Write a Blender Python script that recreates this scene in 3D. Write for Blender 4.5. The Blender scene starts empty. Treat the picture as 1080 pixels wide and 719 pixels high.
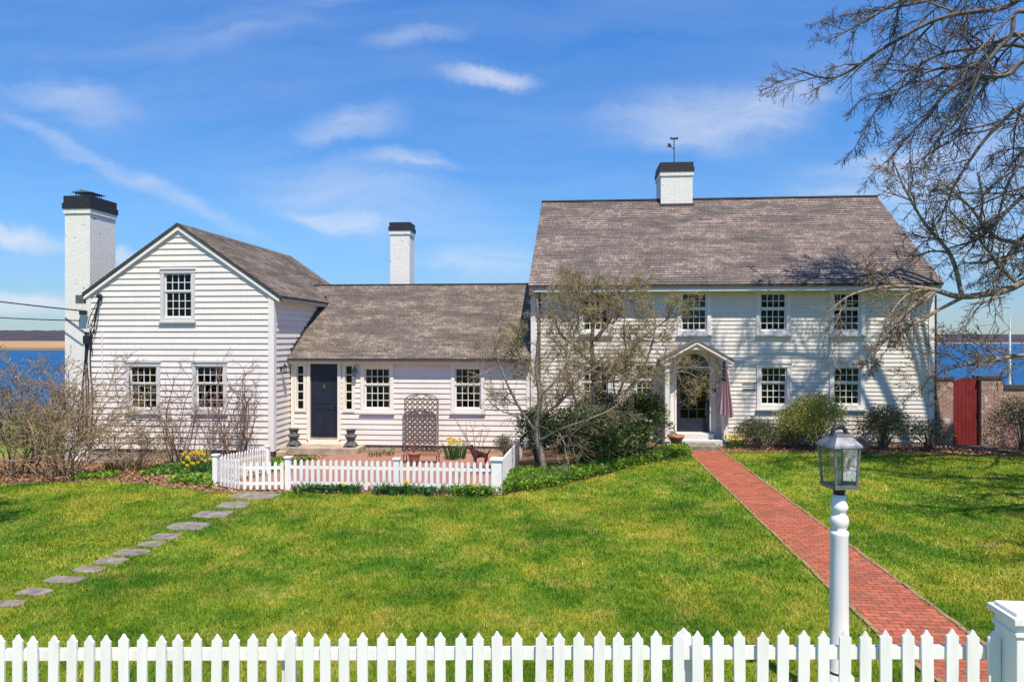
import bpy, math, random
import numpy as np
from mathutils import Vector, Matrix
R = math.radians
S = bpy.context.scene
COL = S.collection
rs = np.random.RandomState(7)
random.seed(7)

# ------------------------------------------------------------------ camera, sky, sun, exposure
CAMH = 3.3
TH = math.atan(60/720)
cd = bpy.data.cameras.new('camera'); cam = bpy.data.objects.new('camera', cd); COL.objects.link(cam)
cam.location = (0, 0, CAMH); cam.rotation_euler = (R(90), 0, TH)
cd.sensor_width = 36; cd.lens = 24; cd.shift_y = -3.5/1080; cd.clip_end = 9000; cd.clip_start = 0.05
S.camera = cam

SUN = Vector((0.47, -1.0, 2.0)).normalized()
sl = bpy.data.lights.new('sun', 'SUN'); sl.energy = 4.9; sl.angle = R(0.5); sl.color = (1, .93, .80)
so = bpy.data.objects.new('sun', sl); COL.objects.link(so)
so.rotation_euler = (-SUN).to_track_quat('-Z', 'Y').to_euler(); so.location = (10, -10, 30)
S.view_settings.view_transform = 'Standard'; S.view_settings.look = 'None'
S.view_settings.exposure = 0.38; S.view_settings.gamma = 1
S.view_settings.use_curve_mapping = False

def px(x, Y, y=356):
    """point on the plane world-Y = Y that the survey line through (x, y) meets"""
    u = (x-540)/720; v = (356-y)/720
    yc = math.cos(TH)+u*math.sin(TH); s = Y/yc
    return Vector((s*(-math.sin(TH)+u*math.cos(TH)), Y, CAMH+v*s))
def X(x, Y): return px(x, Y).x
def Z(x, y, Y): return px(x, Y, y).z

world = bpy.data.worlds.new('World'); S.world = world; world.use_nodes = True
wt = world.node_tree; wt.nodes.clear()
def wn(t, **k):
    n = wt.nodes.new(t)
    for a, b in k.items(): setattr(n, a, b)
    return n
sky = wn('ShaderNodeTexSky', sky_type='NISHITA'); sky.sun_disc = False
sky.sun_elevation = math.asin(SUN.z); sky.sun_rotation = math.atan2(SUN.x, SUN.y)
sky.altitude = 0; sky.air_density = 1.0; sky.dust_density = 0.0; sky.ozone_density = 1.6
hs = wn('ShaderNodeHueSaturation'); hs.inputs['Saturation'].default_value = 1.12; hs.inputs['Value'].default_value = 1.0
wt.links.new(sky.outputs[0], hs.inputs['Color'])
tc = wn('ShaderNodeTexCoord'); sep = wn('ShaderNodeSeparateXYZ'); wt.links.new(tc.outputs['Generated'], sep.inputs[0])
def wmath(op, a, b=None, clamp=False):
    n = wn('ShaderNodeMath', operation=op); n.use_clamp = clamp
    for i, q in enumerate((a, b)):
        if q is None: continue
        if isinstance(q, (int, float)): n.inputs[i].default_value = q
        else: wt.links.new(q, n.inputs[i])
    return n.outputs[0]
ysafe = wmath('MAXIMUM', sep.outputs[1], 0.08)
cx = wmath('DIVIDE', sep.outputs[0], ysafe); cz = wmath('DIVIDE', sep.outputs[2], ysafe)
cmb = wn('ShaderNodeCombineXYZ'); wt.links.new(cx, cmb.inputs[0]); wt.links.new(cz, cmb.inputs[1])
nz = wn('ShaderNodeTexNoise'); nz.inputs['Scale'].default_value = 2.2; nz.inputs['Detail'].default_value = 7; nz.inputs['Roughness'].default_value = .62
wt.links.new(cmb.outputs[0], nz.inputs['Vector'])
sub = wn('ShaderNodeVectorMath', operation='SUBTRACT'); wt.links.new(nz.outputs['Color'], sub.inputs[0]); sub.inputs[1].default_value = (.5, .5, .5)
scl = wn('ShaderNodeVectorMath', operation='SCALE'); wt.links.new(sub.outputs[0], scl.inputs[0]); scl.inputs['Scale'].default_value = 0.17
add = wn('ShaderNodeVectorMath', operation='ADD'); wt.links.new(cmb.outputs[0], add.inputs[0]); wt.links.new(scl.outputs[0], add.inputs[1])
fib_m = wn('ShaderNodeMapping'); fib_m.inputs['Scale'].default_value = (1.3, 11, 1); fib_m.inputs['Rotation'].default_value = (0, 0, R(12))
wt.links.new(add.outputs[0], fib_m.inputs[0])
fib = wn('ShaderNodeTexNoise'); fib.inputs['Scale'].default_value = 1.6; fib.inputs['Detail'].default_value = 7; fib.inputs['Roughness'].default_value = .6
wt.links.new(fib_m.outputs[0], fib.inputs['Vector'])
fr = wn('ShaderNodeMapRange'); fr.inputs['From Min'].default_value = .33; fr.inputs['From Max'].default_value = .70
wt.links.new(fib.outputs[0], fr.inputs[0])
def cdir(x, y):
    p = px(x, 1.0, y); return (p.x, p.z-CAMH)
acc = None
for (x, y, w, h, rot, st) in [(515,82,62,13,0,.85),(375,137,66,20,3,.7),(432,172,60,14,-3,.6),(745,122,125,36,4,.62),
        (840,110,80,26,20,.4),(20,252,95,18,-5,.9),(120,172,240,15,-24,.42),(400,210,190,46,-14,.28),(905,178,110,28,5,.5),
        (20,332,110,22,3,.85),(1020,215,130,110,10,.55),(365,228,85,12,-12,.45),(520,272,95,20,3,.6),(80,105,110,28,-10,.4),
        (435,48,60,14,5,.35),(125,272,26,12,0,.8),(560,300,120,20,0,.3),(300,20,220,30,10,.2)]:
    m = wn('ShaderNodeMapping', vector_type='TEXTURE')
    c = cdir(x, y); m.inputs['Location'].default_value = (c[0], c[1], 0)
    m.inputs['Rotation'].default_value = (0, 0, R(rot)); m.inputs['Scale'].default_value = (w/720, h/720, 1)
    wt.links.new(add.outputs[0], m.inputs[0])
    ln = wn('ShaderNodeVectorMath', operation='LENGTH'); wt.links.new(m.outputs[0], ln.inputs[0])
    mr = wn('ShaderNodeMapRange', interpolation_type='SMOOTHERSTEP'); mr.inputs['From Min'].default_value = 1.25; mr.inputs['From Max'].default_value = 0
    mr.inputs['To Max'].default_value = st
    wt.links.new(ln.outputs['Value'], mr.inputs[0])
    acc = mr.outputs[0] if acc is None else wmath('ADD', acc, mr.outputs[0])
fibw = wmath('ADD', wmath('MULTIPLY', fr.outputs[0], .85), .2)
cov = wmath('MULTIPLY', acc, fibw, True)
veil = wmath('MULTIPLY', fr.outputs[0], 0.10)
cov = wmath('ADD', cov, veil, True)
cov = wmath('MULTIPLY', cov, wmath('GREATER_THAN', sep.outputs[1], 0.1))
mx = wn('ShaderNodeMixRGB'); wt.links.new(cov, mx.inputs[0])
tintr = wn('ShaderNodeValToRGB'); te = tintr.color_ramp.elements; te.new(.5)
for i, (p_, c_) in enumerate(((0, (.52,.70,1.10,1)), (.16, (.74,1.20,1.64,1)), (.55, (.86,1.66,2.45,1)))): te[i].position = p_; te[i].color = c_
wt.links.new(sep.outputs[2], tintr.inputs[0])
tm = wn('ShaderNodeMixRGB', blend_type='MULTIPLY'); tm.inputs[0].default_value = 1; wt.links.new(hs.outputs[0], tm.inputs[1]); wt.links.new(tintr.outputs[0], tm.inputs[2])
wt.links.new(tm.outputs[0], mx.inputs[1])
mx.inputs[2].default_value = (9.0, 9.4, 10.2, 1)
bg = wn('ShaderNodeBackground'); bg.inputs[1].default_value = 0.070
wt.links.new(mx.outputs[0], bg.inputs[0])
wo = wn('ShaderNodeOutputWorld'); wt.links.new(bg.outputs[0], wo.inputs[0])

# ------------------------------------------------------------------ materials
class NT:
    def __init__(s, name):
        s.m = bpy.data.materials.new(name); s.m.use_nodes = True; s.t = s.m.node_tree; s.t.nodes.clear()
        s.out = s.n('ShaderNodeOutputMaterial'); s.p = s.n('ShaderNodeBsdfPrincipled')
        s.l(s.p.outputs[0], s.out.inputs[0]); s.tc = s.n('ShaderNodeTexCoord')
    def n(s, t, **k):
        q = s.t.nodes.new(t)
        for a, b in k.items(): setattr(q, a, b)
        return q
    def l(s, a, b): s.t.links.new(a, b)
    def put(s, inp, v):
        if isinstance(v, (int, float, tuple)): inp.default_value = v if not isinstance(v, tuple) or len(v) != 3 or inp.type != 'RGBA' else (*v, 1)
        else: s.l(v, inp)
    def noise(s, vec, scale, detail=4, rough=.55, color=False):
        q = s.n('ShaderNodeTexNoise'); q.inputs['Scale'].default_value = scale; q.inputs['Detail'].default_value = detail
        q.inputs['Roughness'].default_value = rough
        if vec is not None: s.l(vec, q.inputs['Vector'])
        return q.outputs['Color' if color else 0]
    def ramp(s, f, stops):
        q = s.n('ShaderNodeValToRGB'); e = q.color_ramp.elements
        while len(e) < len(stops): e.new(.5)
        for i, (p, c) in enumerate(stops):
            e[i].position = p; e[i].color = (*c, 1) if len(c) == 3 else c
        s.l(f, q.inputs[0]); return q.outputs[0]
    def mix(s, f, a, b, mode='MIX'):
        q = s.n('ShaderNodeMixRGB', blend_type=mode)
        s.put(q.inputs[0], f); s.put(q.inputs[1], a); s.put(q.inputs[2], b); return q.outputs[0]
    def math(s, op, a, b=0.0, clamp=False):
        q = s.n('ShaderNodeMath', operation=op); q.use_clamp = clamp
        s.put(q.inputs[0], a); s.put(q.inputs[1], b); return q.outputs[0]
    def mapping(s, vec, scale=(1,1,1), rot=(0,0,0), loc=(0,0,0)):
        q = s.n('ShaderNodeMapping'); q.inputs['Scale'].default_value = scale; q.inputs['Rotation'].default_value = rot; q.inputs['Location'].default_value = loc
        s.l(vec, q.inputs[0]); return q.outputs[0]
    def bump(s, h, strength=.4, dist=.02):
        q = s.n('ShaderNodeBump'); q.inputs['Strength'].default_value = strength; q.inputs['Distance'].default_value = dist
        s.l(h, q.inputs['Height']); s.l(q.outputs[0], s.p.inputs['Normal'])
    def island(s):
        q = s.n('ShaderNodeNewGeometry'); return q.outputs['Random Per Island']
    def wpos(s):
        q = s.n('ShaderNodeNewGeometry'); return q.outputs['Position']

def simple(name, col, rough=.6, metal=0, nscale=6, var=.15, bump=0, spec=.4):
    t = NT(name); o = t.tc.outputs['Object']
    f = t.noise(o, nscale, 5)
    a = tuple(c*(1-var) for c in col); b = tuple(min(1, c*(1+var)) for c in col)
    t.l(t.ramp(f, [(.3, a), (.7, b)]), t.p.inputs['Base Color'])
    t.p.inputs['Roughness'].default_value = rough; t.p.inputs['Metallic'].default_value = metal
    t.p.inputs['Specular IOR Level'].default_value = spec
    if bump: t.bump(t.noise(o, nscale*6, 4), bump, .01)
    return t.m

def paint(name, col, dirt=(.42,.40,.36), amount=.35, rough=.55):
    t = NT(name); w = t.wpos()
    streak = t.noise(t.mapping(w, (9, 9, 1.1)), 1.5, 6, .65)
    f = t.math('MULTIPLY', t.ramp(streak, [(.48, (0,0,0)), (.78, (1,1,1))]), amount)
    c = t.mix(f, col, dirt)
    brd = t.noise(t.mapping(w, (.45, .45, 5.4)), 1, 2, .4)
    c = t.mix(t.math('MULTIPLY', t.ramp(brd, [(.42,(0,0,0)),(.6,(1,1,1))]), .32 if 'clap' in name else 0.0), c, tuple(k*.80 for k in col))
    blot = t.noise(w, 2.3, 5)
    c = t.mix(t.math('MULTIPLY', t.ramp(blot, [(.45, (0,0,0)), (.75, (1,1,1))]), .28), c, tuple(k*.82 for k in col))
    t.l(c, t.p.inputs['Base Color']); t.p.inputs['Roughness'].default_value = rough
    t.p.inputs['Specular IOR Level'].default_value = .3
    t.bump(t.noise(w, 60, 3), .12, .004)
    return t.m

def shingle(name, c1, c2, c3, cdark, w=.17, h=.14):
    t = NT(name); uv = t.tc.outputs['UV']
    b = t.n('ShaderNodeTexBrick'); b.offset = .5; b.offset_frequency = 2; b.squash = .7; b.squash_frequency = 3
    jit = t.mix(.5, t.noise(uv, 9, 2, color=True), (.5,.5,.5))
    wv = t.n('ShaderNodeVectorMath', operation='MULTIPLY_ADD'); t.l(jit, wv.inputs[0]); wv.inputs[1].default_value = (.03,.012,0); t.l(uv, wv.inputs[2])
    t.l(wv.outputs[0], b.inputs['Vector'])
    b.inputs['Scale'].default_value = 1; b.inputs['Brick Width'].default_value = w; b.inputs['Row Height'].default_value = h
    b.inputs['Mortar Size'].default_value = .007; b.inputs['Mortar Smooth'].default_value = .3
    b.inputs['Color1'].default_value = (0,0,0,1); b.inputs['Color2'].default_value = (1,1,1,1); b.inputs['Mortar'].default_value = (.3,.3,.3,1)
    c = t.ramp(b.outputs['Color'], [(0, c2), (.35, c1), (.7, c3), (1, tuple(k*1.3 for k in c3))])
    fine = t.noise(t.mapping(uv, (40, 5, 1)), 1, 5, .7)
    c = t.mix(.45, c, t.ramp(fine, [(.3, tuple(k*.55 for k in c1)), (.7, tuple(k*1.4 for k in c3))]))
    patch = t.noise(t.mapping(uv, (.55, 1.3, 1)), 1, 5, .6)
    c = t.mix(t.math('MULTIPLY', t.ramp(patch, [(.42,(0,0,0)),(.58,(1,1,1))]), .8), c, cdark)
    st2 = t.noise(t.mapping(uv, (1.1, 7.1, 1)), 1, 7, .8)
    c = t.mix(t.math('MULTIPLY', t.ramp(st2, [(.50,(0,0,0)),(.62,(1,1,1))]), .75), c, tuple(k*.55 for k in cdark))
    c = t.mix(t.math('MULTIPLY', t.ramp(st2, [(.30,(1,1,1)),(.42,(0,0,0))]), .55), c, tuple(k*1.45 for k in c3))
    band = t.noise(t.mapping(uv, (.12, 4.2, 1)), 1, 3, .5)
    c = t.mix(t.math('MULTIPLY', t.ramp(band, [(.58,(0,0,0)),(.7,(1,1,1))]), .35), c, (.30,.20,.14))
    c = t.mix(t.math('MULTIPLY', b.outputs['Fac'], .75), c, tuple(k*.3 for k in cdark))
    t.l(c, t.p.inputs['Base Color']); t.p.inputs['Roughness'].default_value = .9; t.p.inputs['Specular IOR Level'].default_value = .15
    hgt = t.math('SUBTRACT', t.math('MULTIPLY', fine, .5), b.outputs['Fac'])
    t.bump(hgt, .6, .012)
    return t.m

def bricks(name, axis, c1, c2, mortar, bw=.2, rh=.066, mort=.01, paintc=None, pamt=0, rot=0, spots=None, moss=None):
    t = NT(name); w = t.wpos(); s = t.n('ShaderNodeSeparateXYZ'); t.l(w, s.inputs[0]); cb = t.n('ShaderNodeCombineXYZ')
    if axis == 'wall':
        t.l(t.math('ADD', s.outputs[0], s.outputs[1]), cb.inputs[0]); t.l(s.outputs[2], cb.inputs[1])
    else:
        t.l(s.outputs[0], cb.inputs[0]); t.l(s.outputs[1], cb.inputs[1])
    v = cb.outputs[0]
    jit = t.noise(v, 6, 2, color=True)
    wv = t.n('ShaderNodeVectorMath', operation='MULTIPLY_ADD'); t.l(jit, wv.inputs[0]); wv.inputs[1].default_value = (.02,.02,0); t.l(v, wv.inputs[2])
    b = t.n('ShaderNodeTexBrick'); t.l(t.mapping(wv.outputs[0], rot=(0,0,rot)), b.inputs['Vector']); b.inputs['Scale'].default_value = 1
    b.inputs['Brick Width'].default_value = bw; b.inputs['Row Height'].default_value = rh; b.inputs['Mortar Size'].default_value = mort
    b.inputs['Mortar Smooth'].default_value = .2
    b.inputs['Color1'].default_value = (*c1,1); b.inputs['Color2'].default_value = (*c2,1); b.inputs['Mortar'].default_value = (*mortar,1)
    c = t.mix(.42, b.outputs['Color'], t.ramp(t.noise(v, 14, 5, .7), [(.3, tuple(k*.6 for k in c1)), (.7, tuple(k*1.25 for k in c2))]))
    c = t.mix(b.outputs['Fac'], c, mortar)
    if paintc is not None:
        f = t.ramp(t.noise(v, 3.5, 7, .72), [(pamt, (1,1,1)), (pamt+.06, (0,0,0))])
        c = t.mix(f, c, paintc)
    if spots is not None:
        sp = t.ramp(t.noise(t.mapping(v, (7, 14, 1)), 1, 2, .5), [(.69, (0,0,0)), (.71, (1,1,1))])
        c = t.mix(sp, c, spots)
    if moss is not None:
        c = t.mix(t.math('MULTIPLY', t.ramp(t.noise(v, 1.4, 6, .7), [(.5,(0,0,0)),(.68,(1,1,1))]), .6), c, moss)
    t.l(c, t.p.inputs['Base Color']); t.p.inputs['Roughness'].default_value = .85; t.p.inputs['Specular IOR Level'].default_value = .2
    t.bump(t.math('SUBTRACT', t.math('MULTIPLY', t.noise(v, 40, 4), .4), b.outputs['Fac']), .6, .012)
    return t.m

def leafmat(name, stops, trans=.25, rough=.5, spec=.35, patch=None):
    t = NT(name); c = t.ramp(t.island(), stops)
    if patch is not None:
        sc, p0, p1, col, amt = patch
        c = t.mix(t.math('MULTIPLY', t.ramp(t.noise(t.wpos(), sc, 4), [(p0,(0,0,0)),(p1,(1,1,1))]), amt), c, col)
    t.l(c, t.p.inputs['Base Color']); t.p.inputs['Roughness'].default_value = rough; t.p.inputs['Specular IOR Level'].default_value = spec
    if trans:
        tr = t.n('ShaderNodeBsdfTranslucent'); t.l(c, tr.inputs[0]); ms = t.n('ShaderNodeMixShader'); ms.inputs[0].default_value = trans
        t.l(t.p.outputs[0], ms.inputs[1]); t.l(tr.outputs[0], ms.inputs[2]); t.l(ms.outputs[0], t.out.inputs[0])
    return t.m

def bark(name, c1, c2, scale=8):
    t = NT(name); w = t.wpos(); f = t.noise(t.mapping(w, (1,1,.4)), scale, 6, .65)
    t.l(t.ramp(f, [(.3, c1), (.7, c2)]), t.p.inputs['Base Color']); t.p.inputs['Roughness'].default_value = .85
    t.p.inputs['Specular IOR Level'].default_value = .2
    t.bump(t.noise(t.mapping(w, (1,1,.25)), 40, 4), .6, .01); return t.m

def glassmat(name, tint=(.42,.42,.43), gl=-.012):
    t = NT(name); t.t.nodes.remove(t.p)
    g = t.n('ShaderNodeBsdfGlossy'); g.inputs['Roughness'].default_value = .03; g.inputs[0].default_value = (.9,.95,1,1)
    nb = t.n('ShaderNodeBump'); nb.inputs['Strength'].default_value = .12; nb.inputs['Distance'].default_value = .02
    t.l(t.noise(t.wpos(), 3.5, 2), nb.inputs['Height']); t.l(nb.outputs[0], g.inputs['Normal'])
    tr = t.n('ShaderNodeBsdfTransparent'); tr.inputs[0].default_value = (*tint, 1)
    fz = t.n('ShaderNodeFresnel'); fz.inputs[0].default_value = 1.5
    fa = t.math('ADD', fz.outputs[0], gl, True)
    ms = t.n('ShaderNodeMixShader'); t.l(fa, ms.inputs[0]); t.l(tr.outputs[0], ms.inputs[1]); t.l(g.outputs[0], ms.inputs[2])
    t.l(ms.outputs[0], t.out.inputs[0]); return t.m

M = {}
M['clap'] = paint('white_clapboard_paint', (.77,.705,.635), amount=.26)
M['clapwarm'] = paint('cream_clapboard_paint', (.76,.695,.615), amount=.24)
M['clapmain'] = paint('weathered_clapboard_paint', (.74,.675,.60), amount=.38)
M['trim'] = paint('white_trim_paint', (.77,.73,.68), amount=.2)
M['trimgrey'] = paint('grey_white_trim_paint', (.60,.58,.55), amount=.2)
M['cream'] = paint('cream_trim_paint', (.80,.74,.62), amount=.18)
M['fence'] = paint('fence_white_paint', (.86,.815,.765), dirt=(.42,.38,.29), amount=.30, rough=.5)
M['roofmain'] = shingle('weathered_cedar_shingle', (.21,.158,.135), (.10,.08,.074), (.32,.25,.21), (.12,.10,.092))
M['roofgrey'] = shingle('grey_cedar_shingle', (.20,.158,.125), (.10,.08,.066), (.31,.245,.195), (.12,.095,.08))
M['dark'] = simple('black_iron_paint', (.018,.018,.022), .5, 0, 8, .3)
M['door'] = simple('navy_door_paint', (.018,.022,.038), .35, 0, 5, .2)
M['edge'] = simple('dark_roof_edge', (.06,.052,.048), .8, 0, 8, .3)
M['brass'] = simple('brass', (.5,.38,.18), .3, 1, 8, .1)
M['glass'] = glassmat('old_window_glass')
M['lglass'] = glassmat('lantern_glass', (.86,.88,.86), .05)
M['curtain'] = simple('linen_curtain', (.62,.58,.50), .9, 0, 12, .12)
M['inside'] = simple('room_shade_interior', (.035,.024,.018), .9, 0, 3, .2)  # room shade put into the colour: near-black stands for unlit rooms behind the panes
M['chim'] = bricks('whitewashed_brick', 'wall', (.76,.73,.66), (.83,.81,.76), (.70,.67,.60), spots=(.12,.09,.08))
M['chimcap'] = simple('dark_chimney_cap', (.02,.02,.024), .6, 0, 8, .3)
M['pewter'] = simple('pewter_metal', (.25,.245,.245), .48, .7, 14, .4, .3)
M['brickwalk'] = bricks('red_brick_paving', 'floor', (.27,.065,.038), (.50,.15,.08), (.11,.06,.04), .2, .1, .007, moss=(.17,.085,.055))
M['patio'] = bricks('patio_brick', 'floor', (.30,.13,.095), (.42,.21,.15), (.32,.2,.15), .2, .1, .007)
M['brickwall'] = bricks('old_brick_wall', 'wall', (.26,.095,.065), (.40,.2,.15), (.40,.34,.28), paintc=(.55,.50,.46), pamt=.40)
M['foundation'] = bricks('rubble_foundation', 'wall', (.36,.25,.19), (.44,.36,.30), (.2,.15,.12), .38, .2, .02)
M['stone'] = simple('grey_bluestone', (.215,.18,.145), .9, 0, 6, .45, .6)
M['tanstone'] = simple('tan_fieldstone', (.38,.29,.21), .85, 0, 3, .35, .4)
M['darkstone'] = simple('dark_weathered_stone', (.11,.105,.10), .85, 0, 9, .4, .4)
M['redgate'] = simple('red_gate_paint', (.19,.02,.018), .5, 0, 3, .25)
M['terra'] = simple('terracotta', (.34,.15,.09), .8, 0, 7, .25, .2)
M['rust'] = simple('rusted_iron', (.085,.032,.026), .75, .2, 20, .45, .3)
M['rustlight'] = simple('light_rust', (.24,.12,.06), .8, .1, 14, .4, .3)
M['lattice'] = simple('weathered_lattice_wood', (.14,.095,.07), .85, 0, 12, .3, .2)
M['bark'] = bark('grey_bark', (.085,.07,.062), (.23,.20,.18))
M['twig'] = bark('dark_twig_bark', (.06,.05,.05), (.15,.125,.12))
M['barkpale'] = bark('pale_bark', (.17,.13,.105), (.34,.28,.23), 12)
M['twigbrown'] = bark('brown_twig_bark', (.14,.10,.07), (.32,.245,.17))
M['twigred'] = bark('reddish_twig_bark', (.15,.095,.07), (.32,.22,.17))
M['twigtan'] = bark('tan_twig_bark', (.20,.14,.085), (.42,.31,.19))
M['rhodo'] = leafmat('rhododendron_leaf', [(0,(.02,.035,.01)),(.5,(.055,.09,.024)),(.85,(.11,.15,.045)),(1,(.25,.26,.12))], .15, .38)
M['holly'] = leafmat('holly_leaf', [(0,(.03,.038,.018)),(.5,(.08,.10,.04)),(1,(.24,.23,.13))], .15, .45)
M['pieris'] = leafmat('pieris_leaf', [(0,(.10,.12,.02)),(.5,(.32,.34,.06)),(1,(.60,.55,.16))], .25, .45)
M['bud'] = leafmat('spring_bud', [(0,(.24,.20,.05)),(.5,(.42,.37,.11)),(1,(.60,.54,.22))], .3, .6)
M['cover'] = leafmat('ground_cover_leaf', [(0,(.05,.12,.012)),(.5,(.16,.30,.025)),(1,(.34,.48,.05))], .3, .5, patch=(1.3,.48,.62,(.04,.10,.015),.6))
M['blade'] = leafmat('daffodil_leaf', [(0,(.02,.07,.025)),(.5,(.05,.13,.035)),(1,(.10,.22,.05))], .3, .45)
M['yellow'] = leafmat('yellow_petal', [(0,(.62,.42,.02)),(1,(.85,.68,.06))], .3, .6)
M['pinkfl'] = leafmat('tan_bud', [(0,(.25,.20,.10)),(1,(.42,.36,.18))], .3, .6)

# lawn: shared colour field used for soil sheet and blades
def lawncol(t, w):
    a = t.noise(t.mapping(w, (1,.8,1)), .6, 6, .65); b = t.noise(w, 1.7, 6, .75); c = t.noise(w, 9, 3, .6)
    col = t.ramp(a, [(.38, (.06,.18,.010)), (.5, (.18,.29,.018)), (.62, (.36,.37,.035))])
    col = t.mix(t.math('MULTIPLY', t.ramp(b, [(.5,(0,0,0)),(.70,(1,1,1))]), .7), col, (.52,.40,.10))
    col = t.mix(t.math('MULTIPLY', t.ramp(b, [(.34,(1,1,1)),(.48,(0,0,0))]), .75), col, (.04,.13,.008))
    col = t.mix(t.math('MULTIPLY', t.ramp(c, [(.45,(0,0,0)),(.7,(1,1,1))]), .4), col, (.09,.17,.012))
    return col
t = NT('lawn_turf'); c = lawncol(t, t.wpos()); c = t.mix(.3, c, (.07,.07,.02)); t.l(c, t.p.inputs['Base Color'])
t.p.inputs['Roughness'].default_value = .95; t.p.inputs['Specular IOR Level'].default_value = .05; t.bump(t.noise(t.wpos(), 25, 5, .7), .8, .03); M['lawn'] = t.m
t = NT('grass_blade'); c = lawncol(t, t.wpos()); r = t.ramp(t.island(), [(0,(.5,.52,.4)),(.55,(1.1,1.08,1)),(.85,(1.6,1.4,1.4)),(1,(2.6,1.9,3.2))])
c = t.mix(1, c, r, 'MULTIPLY'); t.l(c, t.p.inputs['Base Color']); t.p.inputs['Roughness'].default_value = .6; t.p.inputs['Specular IOR Level'].default_value = .2
tr = t.n('ShaderNodeBsdfTranslucent'); t.l(c, tr.inputs[0]); ms = t.n('ShaderNodeMixShader'); ms.inputs[0].default_value = .3
t.l(t.p.outputs[0], ms.inputs[1]); t.l(tr.outputs[0], ms.inputs[2]); t.l(ms.outputs[0], t.out.inputs[0]); M['grass'] = t.m
t = NT('bark_mulch'); w = t.wpos(); c = t.ramp(t.noise(w, 22, 6, .75), [(.3,(.11,.05,.025)),(.5,(.30,.155,.07)),(.72,(.46,.27,.14))])
c = t.mix(t.math('MULTIPLY', t.ramp(t.noise(w,1.2,4),[(.45,(0,0,0)),(.65,(1,1,1))]), .5), c, (.26,.17,.09))
t.l(c, t.p.inputs['Base Color']); t.p.inputs['Roughness'].default_value = .95; t.bump(t.noise(w, 30, 5, .8), 1, .04); M['mulch'] = t.m
M['chip'] = leafmat('mulch_chip', [(0,(.09,.045,.022)),(.5,(.30,.15,.07)),(1,(.52,.33,.19))], 0, .9)
t = NT('tidal_water'); w = t.wpos(); t.p.inputs['Base Color'].default_value = (.006,.045,.14,1); t.p.inputs['Roughness'].default_value = .5
t.p.inputs['Specular IOR Level'].default_value = .06
t.bump(t.noise(t.mapping(w, (.5,1.6,1)), .8, 4, .6), .5, .3)
t.l(t.ramp(t.noise(t.mapping(w,(.004,.02,1)), 1, 4), [(.35,(.010,.065,.165)),(.65,(.02,.10,.24))]), t.p.inputs['Base Color']); M['water'] = t.m
t = NT('marsh_reed'); t.l(t.ramp(t.noise(t.mapping(t.wpos(), (.03,.01,1)), 1, 5, .7), [(.35,(.30,.17,.07)),(.6,(.46,.28,.12)),(.8,(.28,.20,.08))]), t.p.inputs['Base Color']); t.p.inputs['Roughness'].default_value = 1; M['marsh'] = t.m
t = NT('bare_wooded_hill'); w = t.wpos(); c = t.ramp(t.noise(t.mapping(w, (1,.3,2)), .05, 7, .8), [(.3,(.025,.023,.033)),(.5,(.055,.042,.052)),(.7,(.09,.062,.06))])
t.l(c, t.p.inputs['Base Color']); t.p.inputs['Roughness'].default_value = 1; t.bump(t.noise(w, .3, 5, .8), 1, 2); M['hill'] = t.m
M['sand'] = simple('far_beach', (.45,.38,.30), 1, 0, .05, .2)
# flag cloth
t = NT('faded_flag_cloth'); s = t.n('ShaderNodeSeparateXYZ'); t.l(t.tc.outputs['UV'], s.inputs[0])
st = t.math('GREATER_THAN', t.math('SINE', t.math('MULTIPLY', s.outputs[0], 40.84)), 0.0)
c = t.mix(st, (.55,.42,.46), (.36,.15,.19))
cant = t.math('MULTIPLY', t.math('GREATER_THAN', s.outputs[1], .62), t.math('LESS_THAN', s.outputs[0], .56))
vor = t.n('ShaderNodeTexVoronoi'); vor.inputs['Scale'].default_value = 13; vor.inputs['Randomness'].default_value = 0; t.l(t.tc.outputs['UV'], vor.inputs['Vector'])
starc = t.mix(t.math('LESS_THAN', vor.outputs[0], .22), (.03,.04,.11), (.5,.5,.55))
c = t.mix(cant, c, starc); t.l(c, t.p.inputs['Base Color']); t.p.inputs['Roughness'].default_value = .85; M['flag'] = t.m

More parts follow.
